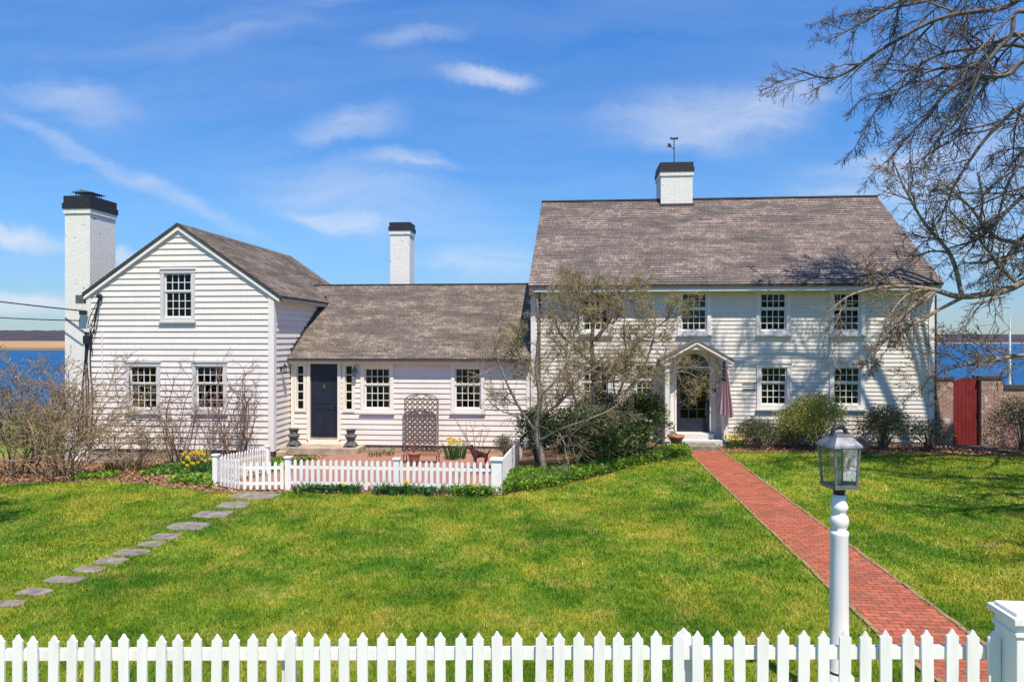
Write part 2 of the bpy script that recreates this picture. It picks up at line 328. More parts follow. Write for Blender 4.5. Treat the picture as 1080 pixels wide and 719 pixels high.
# ------------------------------------------------------------------ mesh helpers
class MB:
    def __init__(s): s.v = []; s.f = []; s.uv = []
    def quad(s, a, b, c, d, uv=None):
        i = len(s.v); s.v += [tuple(a), tuple(b), tuple(c), tuple(d)]; s.f.append((i,i+1,i+2,i+3)); s.uv.append(uv)
    def poly(s, pts, uv=None):
        i = len(s.v); s.v += [tuple(p) for p in pts]; s.f.append(tuple(range(i, i+len(pts)))); s.uv.append(uv)
    def box(s, x0, x1, y0, y1, z0, z1, mat=None):
        c = [Vector((x,y,z)) for z in (z0,z1) for y in (y0,y1) for x in (x0,x1)]
        if mat is not None: c = [mat @ p for p in c]
        i = len(s.v); s.v += [tuple(p) for p in c]
        for f in ((0,2,3,1),(4,5,7,6),(0,1,5,4),(1,3,7,5),(3,2,6,7),(2,0,4,6)): s.f.append(tuple(i+k for k in f)); s.uv.append(None)
        return s
    def bar(s, a, b, w, h=None, up=(0,0,1)):
        a, b = Vector(a), Vector(b); h = h or w; d = b-a; L = d.length; d.normalize(); up = Vector(up)
        if abs(d.dot(up)) > .98: up = Vector((0,1,0))
        sx = d.cross(up).normalized(); sy = sx.cross(d)
        m = Matrix(((sx.x,d.x,sy.x,a.x),(sx.y,d.y,sy.y,a.y),(sx.z,d.z,sy.z,a.z),(0,0,0,1)))
        return s.box(-w/2,w/2,0,L,-h/2,h/2,m)
    def prism(s, pts, d):
        """closed outline pts extruded by vector d"""
        n = len(pts); pts = [Vector(p) for p in pts]; d = Vector(d); i = len(s.v)
        s.v += [tuple(p) for p in pts]+[tuple(p+d) for p in pts]
        s.f.append(tuple(range(i, i+n))); s.f.append(tuple(reversed(range(i+n, i+2*n)))); s.uv += [None, None]
        for k in range(n): s.f.append((i+k, i+n+k, i+n+(k+1)%n, i+(k+1)%n)); s.uv.append(None)
        return s
    def lathe(s, prof, c=(0,0,0), n=20):
        i = len(s.v); c = Vector(c)
        for r, z in prof:
            for k in range(n):
                a = 2*math.pi*k/n; s.v.append((c.x+r*math.cos(a), c.y+r*math.sin(a), c.z+z))
        for j in range(len(prof)-1):
            for k in range(n):
                s.f.append((i+j*n+k, i+j*n+(k+1)%n, i+(j+1)*n+(k+1)%n, i+(j+1)*n+k)); s.uv.append(None)
        s.f.append(tuple(i+k for k in reversed(range(n)))); s.uv.append(None)
        s.f.append(tuple(i+(len(prof)-1)*n+k for k in range(n))); s.uv.append(None)
        return s
    def tube(s, pts, rad, n=6):
        pts = [Vector(p) for p in pts]; i = len(s.v); N = len(pts)
        if isinstance(rad, (int, float)): rad = [rad]*N
        for j, p in enumerate(pts):
            d = (pts[min(j+1,N-1)]-pts[max(j-1,0)]).normalized()
            a = d.cross(Vector((0.13,.31,1))).normalized(); b = d.cross(a)
            for k in range(n):
                t_ = 2*math.pi*k/n; s.v.append(tuple(p+(a*math.cos(t_)+b*math.sin(t_))*rad[j]))
        for j in range(N-1):
            for k in range(n): s.f.append((i+j*n+k, i+j*n+(k+1)%n, i+(j+1)*n+(k+1)%n, i+(j+1)*n+k)); s.uv.append(None)
        return s
    def build(s, name, mat, parent=None, smooth=False, bevel=0, loc=None):
        me = bpy.data.meshes.new(name)
        vs = s.v
        me.from_pydata(vs, [], s.f)
        if any(u is not None for u in s.uv):
            l = me.uv_layers.new(name='UVMap'); k = 0; buf = np.zeros(len(me.loops)*2)
            for f, u in zip(s.f, s.uv):
                for j in range(len(f)):
                    if u is not None: buf[2*k] = u[j][0]; buf[2*k+1] = u[j][1]
                    k += 1
            l.data.foreach_set('uv', buf)
        me.materials.append(mat)
        if smooth: me.polygons.foreach_set('use_smooth', [True]*len(me.polygons))
        me.update()
        o = bpy.data.objects.new(name, me); COL.objects.link(o)
        if parent is not None:
            o.parent = parent
            # vertices are given in world coordinates unless loc is 'local'
            if loc != 'local': o.matrix_parent_inverse = WM(parent).inverted()
        if bevel:
            b = o.modifiers.new('bevel', 'BEVEL'); b.width = bevel; b.segments = 2; b.limit_method = 'ANGLE'
        return o
def WM(o):
    m = Matrix.LocRotScale(o.location, o.rotation_euler, o.scale)
    if o.parent is not None: m = WM(o.parent) @ o.matrix_parent_inverse @ m
    return m

def npmesh(name, verts, faces, mat, parent=None, smooth=False):
    """numpy verts (N,3), faces list of (M,k) arrays"""
    me = bpy.data.meshes.new(name); verts = np.asarray(verts, dtype=np.float32)
    me.vertices.add(len(verts)); me.vertices.foreach_set('co', verts.ravel())
    loops = np.concatenate([f.ravel() for f in faces]); sizes = np.concatenate([np.full(len(f), f.shape[1]) for f in faces])
    me.loops.add(len(loops)); me.loops.foreach_set('vertex_index', loops.astype(np.int32))
    me.polygons.add(len(sizes)); starts = np.concatenate([[0], np.cumsum(sizes)[:-1]])
    me.polygons.foreach_set('loop_start', starts.astype(np.int32)); me.polygons.foreach_set('loop_total', sizes.astype(np.int32))
    if smooth: me.polygons.foreach_set('use_smooth', np.ones(len(sizes), dtype=bool))
    me.update(calc_edges=True); me.validate()
    me.materials.append(mat); o = bpy.data.objects.new(name, me); COL.objects.link(o)
    if parent is not None: o.parent = parent; o.matrix_parent_inverse = WM(parent).inverted()
    return o

def tag(o, label, cat, group=None, kind=None):
    if label: o['label'] = label
    if cat: o['category'] = cat
    if group: o['group'] = group
    if kind: o['kind'] = kind
    return o
def thing(name, loc, label, cat, group=None):
    o = bpy.data.objects.new(name, None); o.empty_display_size = .2; COL.objects.link(o); o.location = loc
    return tag(o, label, cat, group)
def struct(o): o['kind'] = 'structure'; return o
def copy_part(o, parent, loc, rz=0, rot=None):
    c = o.copy(); COL.objects.link(c); c.parent = parent; c.matrix_parent_inverse = Matrix(); c.location = loc
    c.rotation_euler = rot if rot else (0,0,rz); return c

# ------------------------------------------------------------------ terrain
def sst(x, a, b):
    t = np.clip((np.asarray(x, dtype=float)-a)/(b-a), 0, 1); return t*t*(3-2*t)
def g(x, y):
    A = np.interp(x, [-30,-14,-9.5,-7,-2,1], [-.9,-.7,-.5,-.4,-.35,0])
    h = A*sst(y, 13.5, 20.5)
    h = h+(0.12+.04*np.clip(x, -8, 8))*(1-sst(y, 4.8, 7.8))
    return h-(3.2)*sst(y, 33, 50)
XE = [-40,-12.6,-10.9,-9,-7.5,-6,-3.98,-1.95,-.81,.44,1.96,3.4,3.41,4.47,4.48,14,15,40]
YE = [14.6,14.5,15.3,14.6,13.9,14.12,14.18,13.96,14.65,16.04,17.96,19.5,20.6,20.6,20.15,20.2,20.6,20.6]
def gz(x, y): return float(g(x, y))
def edge(x): return np.interp(x, XE, YE)

def grid(name, xs, ys, mat, dz=0, hf=None):
    hf = hf or g
    XX, YY = np.meshgrid(xs, ys); ZZ = hf(XX, YY)+dz
    v = np.stack([XX.ravel(), YY.ravel(), ZZ.ravel()], 1); nx, ny = len(xs), len(ys)
    i = (np.arange(ny-1)[:,None]*nx+np.arange(nx-1)[None]).ravel()
    return npmesh(name, v, [np.stack([i, i+1, i+nx+1, i+nx], 1)], mat, smooth=True)
xs = np.concatenate([np.linspace(-900,-60,12), np.linspace(-50,-22,12), np.arange(-20,20.1,.25), np.linspace(22,50,12), np.linspace(60,900,12)])
ys = np.concatenate([np.linspace(-60,-2,10), np.arange(0,34,.25), np.arange(34,56,1.5)])
struct(grid('lawn', xs, ys, M['lawn']))
struct(grid('water', np.linspace(-4000,4000,3), np.linspace(40,6000,3), M['water'], 0, lambda x, y: x*0-2.5))

# distant marsh and hills
m = MB()
ps = [(-900,300),(-330,296),(-200,300),(-100,330),(-60,420),(-60,1200),(-1500,1200),(-1500,300)]
m.prism([(a,b,-2.6) for a,b in ps], (0,0,1.1)); struct(m.build('marsh', M['marsh']))
def hill(name, x0, x1, y0, depth, hmax, seed, taper=True):
    r_ = np.random.RandomState(seed); n = 260; xs = np.linspace(x0, x1, n); ph = r_.rand(8)*6
    prof = sum(np.sin(xs/(300/(k+1))+ph[k])/(k+1.5) for k in range(8))
    prof = hmax*(.82+.13*prof); prof += r_.rand(n)*hmax*.05
    if taper: prof *= sst(xs, x0, x0+120)
    ys_ = [y0, y0+depth*.12, y0+depth*.4, y0+depth]; hh = [0, .5, 1, 0]
    v = []
    for y_, h_ in zip(ys_, hh):
        for k in range(n): v.append((xs[k], y_, -2.6+(prof[k]+2.6)*h_+r_.rand()*hmax*.04*h_))
    i = (np.arange(3)[:,None]*n+np.arange(n-1)[None]).ravel()
    o = npmesh(name, np.array(v), [np.stack([i,i+1,i+n+1,i+n],1)], M['hill']); return struct(o)
hill('hills', -1600, -150, 900, 500, 19.5, 3, False)
hill('hills', -300, 1500, 720, 300, 8.2, 5)
m = MB(); m.prism([(-300,700,-2.6),(1500,700,-2.6),(1500,720,-2.6),(-300,720,-2.6)], (0,0,1.1)); struct(m.build('far_beach', M['sand']))

# mulch beds
def bandsheet(name, x0, x1, f0, f1, mat, dz, n=160, rows=14):
    xs = np.linspace(x0, x1, n); v = []
    for j in range(rows):
        tt = j/(rows-1); y_ = f0(xs)*(1-tt)+f1(xs)*tt
        v.append(np.stack([xs, y_, g(xs, y_)+dz], 1))
    v = np.concatenate(v); i = (np.arange(rows-1)[:,None]*n+np.arange(n-1)[None]).ravel()
    return npmesh(name, v, [np.stack([i,i+1,i+n+1,i+n],1)], mat, smooth=True)
wob = lambda x: .06*np.sin(x*5.1)+.05*np.sin(x*11.7+1)
struct(bandsheet('mulch_bed', -22, 3.38, lambda x: edge(x)+wob(x), lambda x: x*0+21.9, M['mulch'], .008, 240, 50))
struct(bandsheet('mulch_bed', 4.47, 16, lambda x: edge(x)+wob(x), lambda x: x*0+21.9, M['mulch'], .008, 120, 8))
# brick walk with slightly irregular soldier edging
struct(bandsheet('brick_walk', 3.45, 4.42, lambda x: x*0+4.2, lambda x: x*0+20.35, M['brickwalk'], .014, 3, 120))
t = NT('tan_edge_brick'); w = t.wpos(); t.l(t.ramp(t.noise(w, 9, 5, .7), [(.3,(.20,.10,.05)),(.5,(.34,.21,.11)),(.7,(.14,.16,.04))]), t.p.inputs['Base Color']); t.p.inputs['Roughness'].default_value = .9; t.bump(t.noise(w, 30, 4), .7, .02); M['walkedge'] = t.m
for xa in (3.40, 4.42):
    o_ = bandsheet('walk_edging', 0, 1, lambda x: x*0, lambda x: x*0+1, M['walkedge'], 0, 2, 2); me_ = o_.data; bpy.data.objects.remove(o_)
    m = MB(); yy = 4.2
    while yy < 20.3:
        j = random.uniform(-.012,.012); l_ = random.uniform(.17,.2); zz = gz(xa,yy); m.box(xa+j,xa+.055+j,yy,yy+l_,zz-.05,zz+.022+random.uniform(-.004,.006)); yy += l_+.012
    struct(m.build('walk_edging', M['walkedge']))
# courtyard brick patio
struct(bandsheet('brick_patio', -7.55, -1.6, lambda x: x*0+14.9, lambda x: x*0+21.3, M['patio'], .016, 30, 40))

# ------------------------------------------------------------------ sheathing with lapped courses and openings
def courses(mb, O, U, V, N, v0, v1, left, right, expo, lip, holes=(), uvoff=(0,0), over=None):
    O, U, V, N = Vector(O), Vector(U), Vector(V), Vector(N)
    P = lambda u, v, o: O+U*u+V*v+N*o
    k = 0; v = v0
    while v < v1-1e-4:
        e = min(expo, v1-v); cuts = {v, v+e}
        for h in holes:
            for q in (h[2], h[3]):
                if v < q < v+e: cuts.add(q)
        cuts = sorted(cuts)
        for a, b in zip(cuts[:-1], cuts[1:]):
            if b-a < 1e-4: continue
            mid = (a+b)/2; hs_ = sorted([(h[0], h[1]) for h in holes if h[2] < mid < h[3]])
            segs = []; cur = None
            for h in hs_: segs.append((cur, h[0])); cur = h[1]
            segs.append((cur, None))
            la, lb, ra, rb = left(a), left(b), right(a), right(b)
            oa = lip*(1-(a-v)/expo)+.001; ob = lip*(1-(b-v)/expo)+.001
            for (s0, s1) in segs:
                ua0 = la if s0 is None else s0; ub0 = lb if s0 is None else s0
                ua1 = ra if s1 is None else s1; ub1 = rb if s1 is None else s1
                if ua1-ua0 < .005 and ub1-ub0 < .005: continue
                mb.quad(P(ua0,a,oa), P(ua1,a,oa), P(ub1,b,ob), P(ub0,b,ob),
                        [(ua0+uvoff[0],a+uvoff[1]),(ua1+uvoff[0],a+uvoff[1]),(ub1+uvoff[0],b-.0005+uvoff[1]),(ub0+uvoff[0],b-.0005+uvoff[1])])
                if a == v: mb.quad(P(ua0,a,0), P(ua1,a,0), P(ua1,a,oa), P(ua0,a,oa), [(ua0,a)]*4)
        v += e; k += 1

house = thing('colonial_house', (0, 21.8, 0), 'long white clapboard colonial house with three joined sections, cedar shingle roofs and white chimneys', 'house')

def window(xc, Y, zt, zb, w, trim, cols=4, rows=(2,3), curtain=0, label=None, blind=0):
    """double-hung window in a wall facing -Y; returns hole for courses in (x0,x1,z0,z1)"""
    cw = .12; x0, x1 = xc-w/2, xc+w/2
    # casing (the window part itself)
    m = MB()
    m.box(x0-cw, x0, Y-.05, Y+.10, zb, zt); m.box(x1, x1+cw, Y-.05, Y+.10, zb, zt)
    m.box(x0-cw-.01, x1+cw+.01, Y-.06, Y+.10, zt, zt+.11)
    m.box(x0-cw-.02, x1+cw+.02, Y-.085, Y+.10, zt+.112, zt+.135)
    m.box(x0-cw, x1+cw, Y-.052, Y+.10, zb-.12, zb)
    win = m.build('window', trim, house)
    if label: win['label'] = label
    MB().box(x0-cw-.03, x1+cw+.03, Y-.10, Y+.02, zb-.165, zb-.122).build('sill', M['trimgrey'], win)
    # sashes
    fr_ = .05; mun = .022; nr = sum(rows); ph = (zt-zb-4*fr_)/nr; pane = MB()
    zz = zb; lh = rows[1]*ph+2*fr_
    for k, (r0, r1, yy) in enumerate(((zb, zb+lh, Y+.045), (zb+lh, zt, Y+.012))):
        s = MB(); s.box(x0,x0+fr_,yy,yy+.035,r0,r1); s.box(x1-fr_,x1,yy,yy+.035,r0,r1)
        s.box(x0+fr_,x1-fr_,yy,yy+.035,r0,r0+fr_*1.1); s.box(x0+fr_,x1-fr_,yy,yy+.035,r1-fr_*.9,r1)
        for c in range(1, cols):
            q = x0+fr_+(w-2*fr_)*c/cols; s.box(q-mun/2,q+mun/2,yy+.004,yy+.03,r0+fr_,r1-fr_)
        nrow = rows[1] if k == 0 else rows[0]
        for c in range(1, nrow):
            q = r0+fr_+(r1-r0-2*fr_)*c/nrow; s.box(x0+fr_,x1-fr_,yy+.007,yy+.027,q-mun/2,q+mun/2)
        s.build('sash', M['trim'], win)
        pane.quad((x0+.02,yy+.018,r0+.02),(x1-.02,yy+.018,r0+.02),(x1-.02,yy+.018,r1-.02),(x0+.02,yy+.018,r1-.02))
    pane.build('pane', M['glass'], win)
    if curtain:
        for sgn in (-1, 1):
            c = MB(); n = 14; wd = w*curtain
            pts = []
            for i in range(n+1):
                xx = (x0 if sgn < 0 else x1)-sgn*wd*i/n
                pts.append((xx, Y+.19+.025*math.sin(i*2.3)))
            for i in range(n):
                a, b = pts[i], pts[i+1]
                c.quad((a[0],a[1],zb-.1),(b[0],b[1],zb-.1),(b[0],b[1],zt),(a[0],a[1],zt))
            c.build('curtain', M['curtain'], win)
    if blind:
        MB().box(x0,x1,Y+.15,Y+.16,zt-(zt-zb)*blind,zt).build('blind', M['curtain'], win)
    return (x0-.005, x1+.005, zb-.005, zt+.005)

# ---------------- left gabled section
YL = 20.6; LX0, LX1 = -15.3, -9.19; LM = -12.25; LB = 29.0; LRZ = 6.90; LSL = .69
ltop = lambda x: LRZ-.06-LSL*abs(x-LM)
holes = []
for (pxc, yt, yb, cur) in ((151.5, 386, 431, .18), (221.5, 386, 431, 0), (188, 288, 335, 0)):
    h = window(X(pxc, YL), YL, Z(pxc, yt, YL), Z(pxc, yb, YL), .90, M['trimgrey'], curtain=cur, blind=.22 if pxc == 221.5 else 0); holes.append(h)
w_ = MB(); zb0 = -.22
half = lambda z: min(LX1-LM, max(0, (LRZ-.06-z)/LSL))
courses(w_, (LM, YL, 0), (1,0,0), (0,0,1), (0,-1,0), zb0, LRZ-.1, lambda v: -min(LM-LX0, half(v)), lambda v: half(v), .186, .030,
        [(h[0]-LM, h[1]-LM, h[2], h[3]) for h in holes])
w_.build('wall', M['clap'], house)
w_ = MB(); courses(w_, (LX1, YL, 0), (0,1,0), (0,0,1), (1,0,0), zb0, 4.75, lambda v: 0, lambda v: LB-YL, .186, .030)
courses(w_, (LX0, LB, 0), (0,-1,0), (0,0,1), (-1,0,0), zb0, 4.70, lambda v: 0, lambda v: LB-YL, .186, .030)
courses(w_, (LM, LB, 0), (-1,0,0), (0,0,1), (0,1,0), zb0, LRZ-.1, lambda v: -half(v), lambda v: min(LM-LX0, half(v)), .186, .030)
w_.build('wall', M['clap'], house)
f_ = MB(); f_.box(LX0+.04, LX1-.04, YL+.03, LB-.03, -1.3, zb0-.001); f_.build('foundation', M['foundation'], house)
# interior floor/ceiling, coloured near-black so the rooms read as unlit
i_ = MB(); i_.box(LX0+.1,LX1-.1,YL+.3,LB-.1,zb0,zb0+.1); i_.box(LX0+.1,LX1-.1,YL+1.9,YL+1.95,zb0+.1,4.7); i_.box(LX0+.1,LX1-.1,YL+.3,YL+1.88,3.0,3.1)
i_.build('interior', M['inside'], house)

def roofslope(mb, eave, ridge, U, left, right, expo=.14, lip=.012, uvoff=(0,0), thick=.07):
    """eave, ridge: points at u=0; left/right functions of slope distance"""
    e, r = Vector(eave), Vector(ridge); V = (r-e); L = V.length; V.normalize(); U = Vector(U); N = U.cross(V).normalized()
    if N.z < 0: N = -N
    courses(mb, e, U, V, N, 0, L, left, right, expo, lip, (), uvoff)
    return L, V, N
YF = YL-.13; EX = LX1+.27; EXL = -15.42
ez = LRZ-LSL*(EX-LM); ezl = LRZ-LSL*(LM-EXL)
r_ = MB()
roofslope(r_, (EX, YF, ez), (LM, YF, LRZ), (0,1,0), lambda v: 0, lambda v: LB+.2-YF, uvoff=(3.1,2))
roofslope(r_, (EXL, LB+.2, ezl), (LM, LB+.2, LRZ), (0,-1,0), lambda v: 0, lambda v: LB+.2-YF, uvoff=(9.1,5))
lr = r_.build('roof', M['roofgrey'], house)
# roof deck edge (dark) and white rake boards
d_ = MB()
for (xa, za) in ((EX, ez), (EXL, ezl)):
    out = [(xa, YF+.01, za-.005), (LM, YF+.01, LRZ-.005), (LM, YF+.01, LRZ-.085), (xa, YF+.01, za-.085)]
    d_.prism(out, (0, LB+.18-YF, 0))
d_.build('roof_edge', M['edge'], lr)
d_ = MB()
for (xa, za) in ((EX-.05, ez+.03), (EXL+.03, ezl+.02)):
    d_.prism([(xa,YF+.035,za-.115),(LM,YF+.035,LRZ-.088),(LM,YF+.035,LRZ-.22),(xa,YF+.035,za-.22)], (0,.1,0))
d_.box(EX-.06,EX-.03,YF+.26,LB,ez-.16,ez-.05); d_.box(LX1+.03,EX-.03,YF+.26,LB,ez-.17,ez-.14)
d_.build('rake_board', M['trim'], lr)
for bb in ((LX0-.02,LX0+.12,YL-.048,YL,zb0-.02,4.72), (LX1-.14,LX1+.045,YL-.048,YL+.14,zb0-.02,4.62)):
    MB().box(*bb).build('corner_board', M['trim'], house)

# ---------------- wing
YW = 21.9; WX0, WX1 = LX1+.03, -1.22; WRZ = 5.35; WRY = 26.1; WEY = 21.58; WEZ = 2.62; WSL = (WRZ-WEZ)/(WRY-WEY)
holes = []
for pxc in (398, 493.5):
    holes.append(window(X(pxc, YW), YW, Z(pxc, 388, YW), Z(pxc, 431, YW), .86, M['cream'] if pxc < 400 else M['trim'], curtain=.26))
dx0, dx1 = X(327.5, YW), X(356.5, YW); dzb, dzt = -.02, Z(342, 383.5, YW)
sx = [(X(313.5,YW), X(320.5,YW)), (X(364.5,YW), X(371.5,YW))]
slz0, slz1 = Z(342,431,YW), Z(342,386,YW)
holes += [(dx0,dx1,dzb,dzt)]+[(a,b,slz0,slz1) for a,b in sx]
w_ = MB()
courses(w_, (0,YW,0), (1,0,0), (0,0,1), (0,-1,0), -.2, 2.78, lambda v: WX0, lambda v: WX1, .17, .026, holes)
w_.build('wall', M['clapwarm'], house)
MB().box(WX0, WX1, WRY+4.2, WRY+4.25, -1, 2.8).build('wall', M['clapwarm'], house)
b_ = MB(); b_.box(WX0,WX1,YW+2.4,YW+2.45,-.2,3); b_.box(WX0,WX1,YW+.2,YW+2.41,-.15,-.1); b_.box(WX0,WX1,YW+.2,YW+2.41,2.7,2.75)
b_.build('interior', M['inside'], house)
f_ = MB(); f_.box(WX0,WX1,YW+.02,YW+.3,-.9,-.202); f_.build('foundation', M['foundation'], house)
Ls = math.hypot(WRY-WEY, WRZ-WEZ); cs = (WRY-WEY)/Ls
def wleft(v):
    z = WEZ+v*(WRZ-WEZ)/Ls
    if v < .5: return LX1+.03
    zc = 4.58
    return LX1+.03 if z < zc else LX1+.03-(z-zc)/(WRZ-zc)*.85
r_ = MB(); roofslope(r_, (0,WEY,WEZ), (0,WRY,WRZ), (1,0,0), wleft, lambda v: -1.22, uvoff=(20,3))
r_.quad((LX1-.8,WRY,WRZ-.003),(-1.22,WRY,WRZ-.003),(-1.22,WRY+4.4,WEZ),(LX1-.8,WRY+4.4,WEZ), [(0,0),(8,0),(8,5),(0,5)])
wr = r_.build('roof', M['roofgrey'], house)
d_ = MB(); d_.prism([(LX1+.03,WEY+.005,WEZ-.004),(LX1+.03,WEY+.005,WEZ-.085),(LX1+.03,WRY,WRZ-.09),(LX1+.03,WRY,WRZ-.008)], (-1.225-LX1-.03,0,0))
d_.bar((LX1-.78,WRY,WRZ+.01),(-1.23,WRY,WRZ+.01),.16,.05)
# step flashing against the gabled section
for k in range(17):
    t_ = k/17; yy = WEY+.3+t_*3.3; zz = WEZ+(yy-WEY)*WSL
    d_.box(LX1+.034,LX1+.05,yy,yy+.22,zz+.02,zz+.17)
d_.build('roof_edge', M['edge'], wr)
d_ = MB(); d_.box(LX1+.05,-1.24,WEY+.06,WEY+.085,WEZ-.16,WEZ-.06); d_.box(LX1+.05,-1.24,WEY+.086,YW-.03,WEZ-.17,WEZ-.145)
d_.box(LX1+.05, X(383,YW), YW-.045, YW-.002, dzt+.09, WEZ-.17); d_.build('fascia', M['cream'], wr)
for bb in ((WX1-.14,WX1,YW-.05,YW,-.2,2.45), (LX1+.05, LX1+.16, YW-.05,YW,-.2,2.45)): MB().box(*bb).build('corner_board', M['cream'], house)
# door with sidelights
m = MB(); c = .11
m.box(dx0-c,dx0,YW-.06,YW+.1,dzb-.02,dzt+.1); m.box(dx1,dx1+c,YW-.06,YW+.1,dzb-.02,dzt+.1); m.box(dx0,dx1,YW-.06,YW+.1,dzt,dzt+.1)
for a,b in sx:
    m.box(a-.09,a,YW-.05,YW+.1,slz0-.1,dzt+.08); m.box(b,b+.09,YW-.05,YW+.1,slz0-.1,dzt+.08)
    m.box(a,b,YW-.05,YW+.1,slz0-.1,slz0); m.box(a,b,YW-.05,YW+.1,slz1,dzt+.08)
m.box(dx0-.05,dx1+.05,YW-.09,YW+.05,dzb-.17,dzb-.022)
df = m.build('door_surround', M['cream'], house)
m = MB(); m.box(dx0,dx1,YW+.03,YW+.07,dzb+.03,dzt)
W_ = dx1-dx0
for (a,b,z0,z1) in ((.1,.46,1.15,2.3),(.54,.9,1.15,2.3),(.1,.46,.15,.98),(.54,.9,.15,.98)):
    m.box(dx0+a*W_,dx0+b*W_,YW+.018,YW+.029,dzb+z0,dzb+z0+.03); m.box(dx0+a*W_,dx0+b*W_,YW+.018,YW+.029,dzb+z1-.03,dzb+z1)
    m.box(dx0+a*W_,dx0+a*W_+.03,YW+.018,YW+.029,dzb+z0+.031,dzb+z1-.031); m.box(dx0+b*W_-.03,dx0+b*W_,YW+.018,YW+.029,dzb+z0+.031,dzb+z1-.031)
dr = m.build('door', M['door'], house)
m = MB(); m.lathe([(.0,0),(.03,.005),(.035,.03),(.012,.045),(.012,.06)], (0,0,0), 12); 
kn = MB(); kn.tube([(dx1-.09,YW+.03,1.02),(dx1-.09,YW-.03,1.02)], [.012,.03], 10); kn.build('handle', M['brass'], dr)
kn = MB(); kn.box(dx0+W_/2-.03,dx0+W_/2+.03,YW,YW+.028,1.62,1.78); kn.build('knocker', M['brass'], dr)
MB().box(dx0,dx1,YW-.07,YW+.03,dzb-.02,dzb+.028).build('threshold', M['tanstone'], dr)
for a,b in sx:
    s = MB(); n = 5; s.box(a,a+.018,YW+.018,YW+.052,slz0,slz1); s.box(b-.018,b,YW+.018,YW+.052,slz0,slz1)
    for k in range(1,n): q = slz0+(slz1-slz0)*k/n; s.box(a,b,YW+.02,YW+.05,q-.015,q+.015)
    sd = s.build('sidelight', M['cream'], house)
    p = MB(); p.quad((a,YW+.04,slz0),(b,YW+.04,slz0),(b,YW+.04,slz1),(a,YW+.04,slz1)); p.build('pane', M['glass'], sd)
# stoop
m = MB(); m.box(X(296,21.1),X(378,21.1),21.0,YW-.01,-.42,-.19); m.box(X(290,20.7),X(300,20.7),20.75,21.6,-.5,-.27)
m.build('stoop', M['tanstone'], house, bevel=.02)

def sconce(p, n, parent, name='wall_lantern'):
    p = Vector(p); n = Vector(n); sdir = n.cross(Vector((0,0,1)))
    m = MB(); m.bar(p, p+n*.12+Vector((0,0,.05)), .02); m.bar(p-n*.005, p+n*.015, .08, .14)
    q = p+n*.13
    m.lathe([(.055,-.14),(.065,-.13),(.065,-.12)], q, 6); m.lathe([(.085,.06),(.05,.12),(.012,.16),(.012,.2)], q, 6)
    for k in range(6):
        a = k*math.pi/3; m.bar(q+Vector((.06*math.cos(a),.06*math.sin(a),-.12)), q+Vector((.078*math.cos(a),.078*math.sin(a),.06)), .008)
    o = m.build(name, M['dark'], parent)
    l = MB(); l.lathe([(.05,-.115),(.065,.055)], q, 6); l.build('glass', M['lglass'], o)
    return o
sconce(px(375, YW-.03, 392), (0,-1,0), house)
sconce((LX1+.03, 21.1, Z(300,389,21.1)), (1,0,0), house)

# ---------------- main section
YM = 21.8; MX0, MX1 = -1.2, 11.05; MRZ = 8.42; MRY = 25.8; MEY = 21.33; MEZ = 4.93; MB_ = 29.8
holes = []
for (pxc, yt, yb, w, cur) in ((732,309,349,.80,0),(815.5,309,349,.80,0),(893,309,349,.80,0),(816,387,427,.80,.2),(893,387,427,.80,.2),(628,386,428,.80,0),(628,309,349,.80,0)):
    holes.append(window(X(pxc,YM), YM, Z(pxc,yt,YM), Z(pxc,yb,YM), w, M['trim'], curtain=cur))
holes.append(window(X(680,YM), YM, Z(680,385,YM), Z(680,417,YM), .56, M['trim'], cols=3, rows=(2,2)))
DXC = 3.87; DW = 1.02; DZ0, DZ1 = .36, 2.34
holes.append((DXC-DW/2, DXC+DW/2, DZ0, DZ1))
w_ = MB(); courses(w_, (0,YM,0), (1,0,0), (0,0,1), (0,-1,0), .12, 5.12, lambda v: MX0, lambda v: MX1, .128, .022, holes)
w_.build('wall', M['clapmain'], house)
mtop = lambda z: max(0, (MRZ-.12-z)/.787)
w_ = MB()
for (xx, nx) in ((MX0,-1),(MX1,1)):
    lf = lambda v: -min(MRY-YM, mtop(v)); rf = lambda v: min(MB_-MRY, mtop(v))
    kx = .06 if nx < 0 else 0
    courses(w_, (xx+kx*(MRY-YM), MRY, 0), (kx,1,0), (0,0,1), (nx,0,0), .12, MRZ-.14, lf, rf, .128, .02)
courses(w_, (0,MB_,0), (1,0,0), (0,0,1), (0,1,0), .12, 5.12, lambda v: MX0, lambda v: MX1, .128, .020)
w_.build('wall', M['clapmain'], house)
f_ = MB(); f_.box(MX0+.03,MX1-.03,YM+.03,MB_-.03,-.8,.119); f_.build('foundation', M['trimgrey'], house)
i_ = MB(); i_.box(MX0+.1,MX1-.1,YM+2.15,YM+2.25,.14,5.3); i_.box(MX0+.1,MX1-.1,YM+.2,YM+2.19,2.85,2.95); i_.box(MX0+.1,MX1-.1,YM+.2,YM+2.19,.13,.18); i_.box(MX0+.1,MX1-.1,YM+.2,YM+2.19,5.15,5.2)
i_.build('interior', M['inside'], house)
r_ = MB(); roofslope(r_, (0,MEY,MEZ), (0,MRY,MRZ), (1,0,0), lambda v: -1.27+.045*v, lambda v: 11.14, expo=.135, uvoff=(40,1))
roofslope(r_, (0,MRY*2-MEY,MEZ), (0,MRY,MRZ), (-1,0,0), lambda v: -11.14, lambda v: 1.03, expo=.135, uvoff=(60,1))
mr_ = r_.build('roof', M['roofmain'], house)
d_ = MB(); 
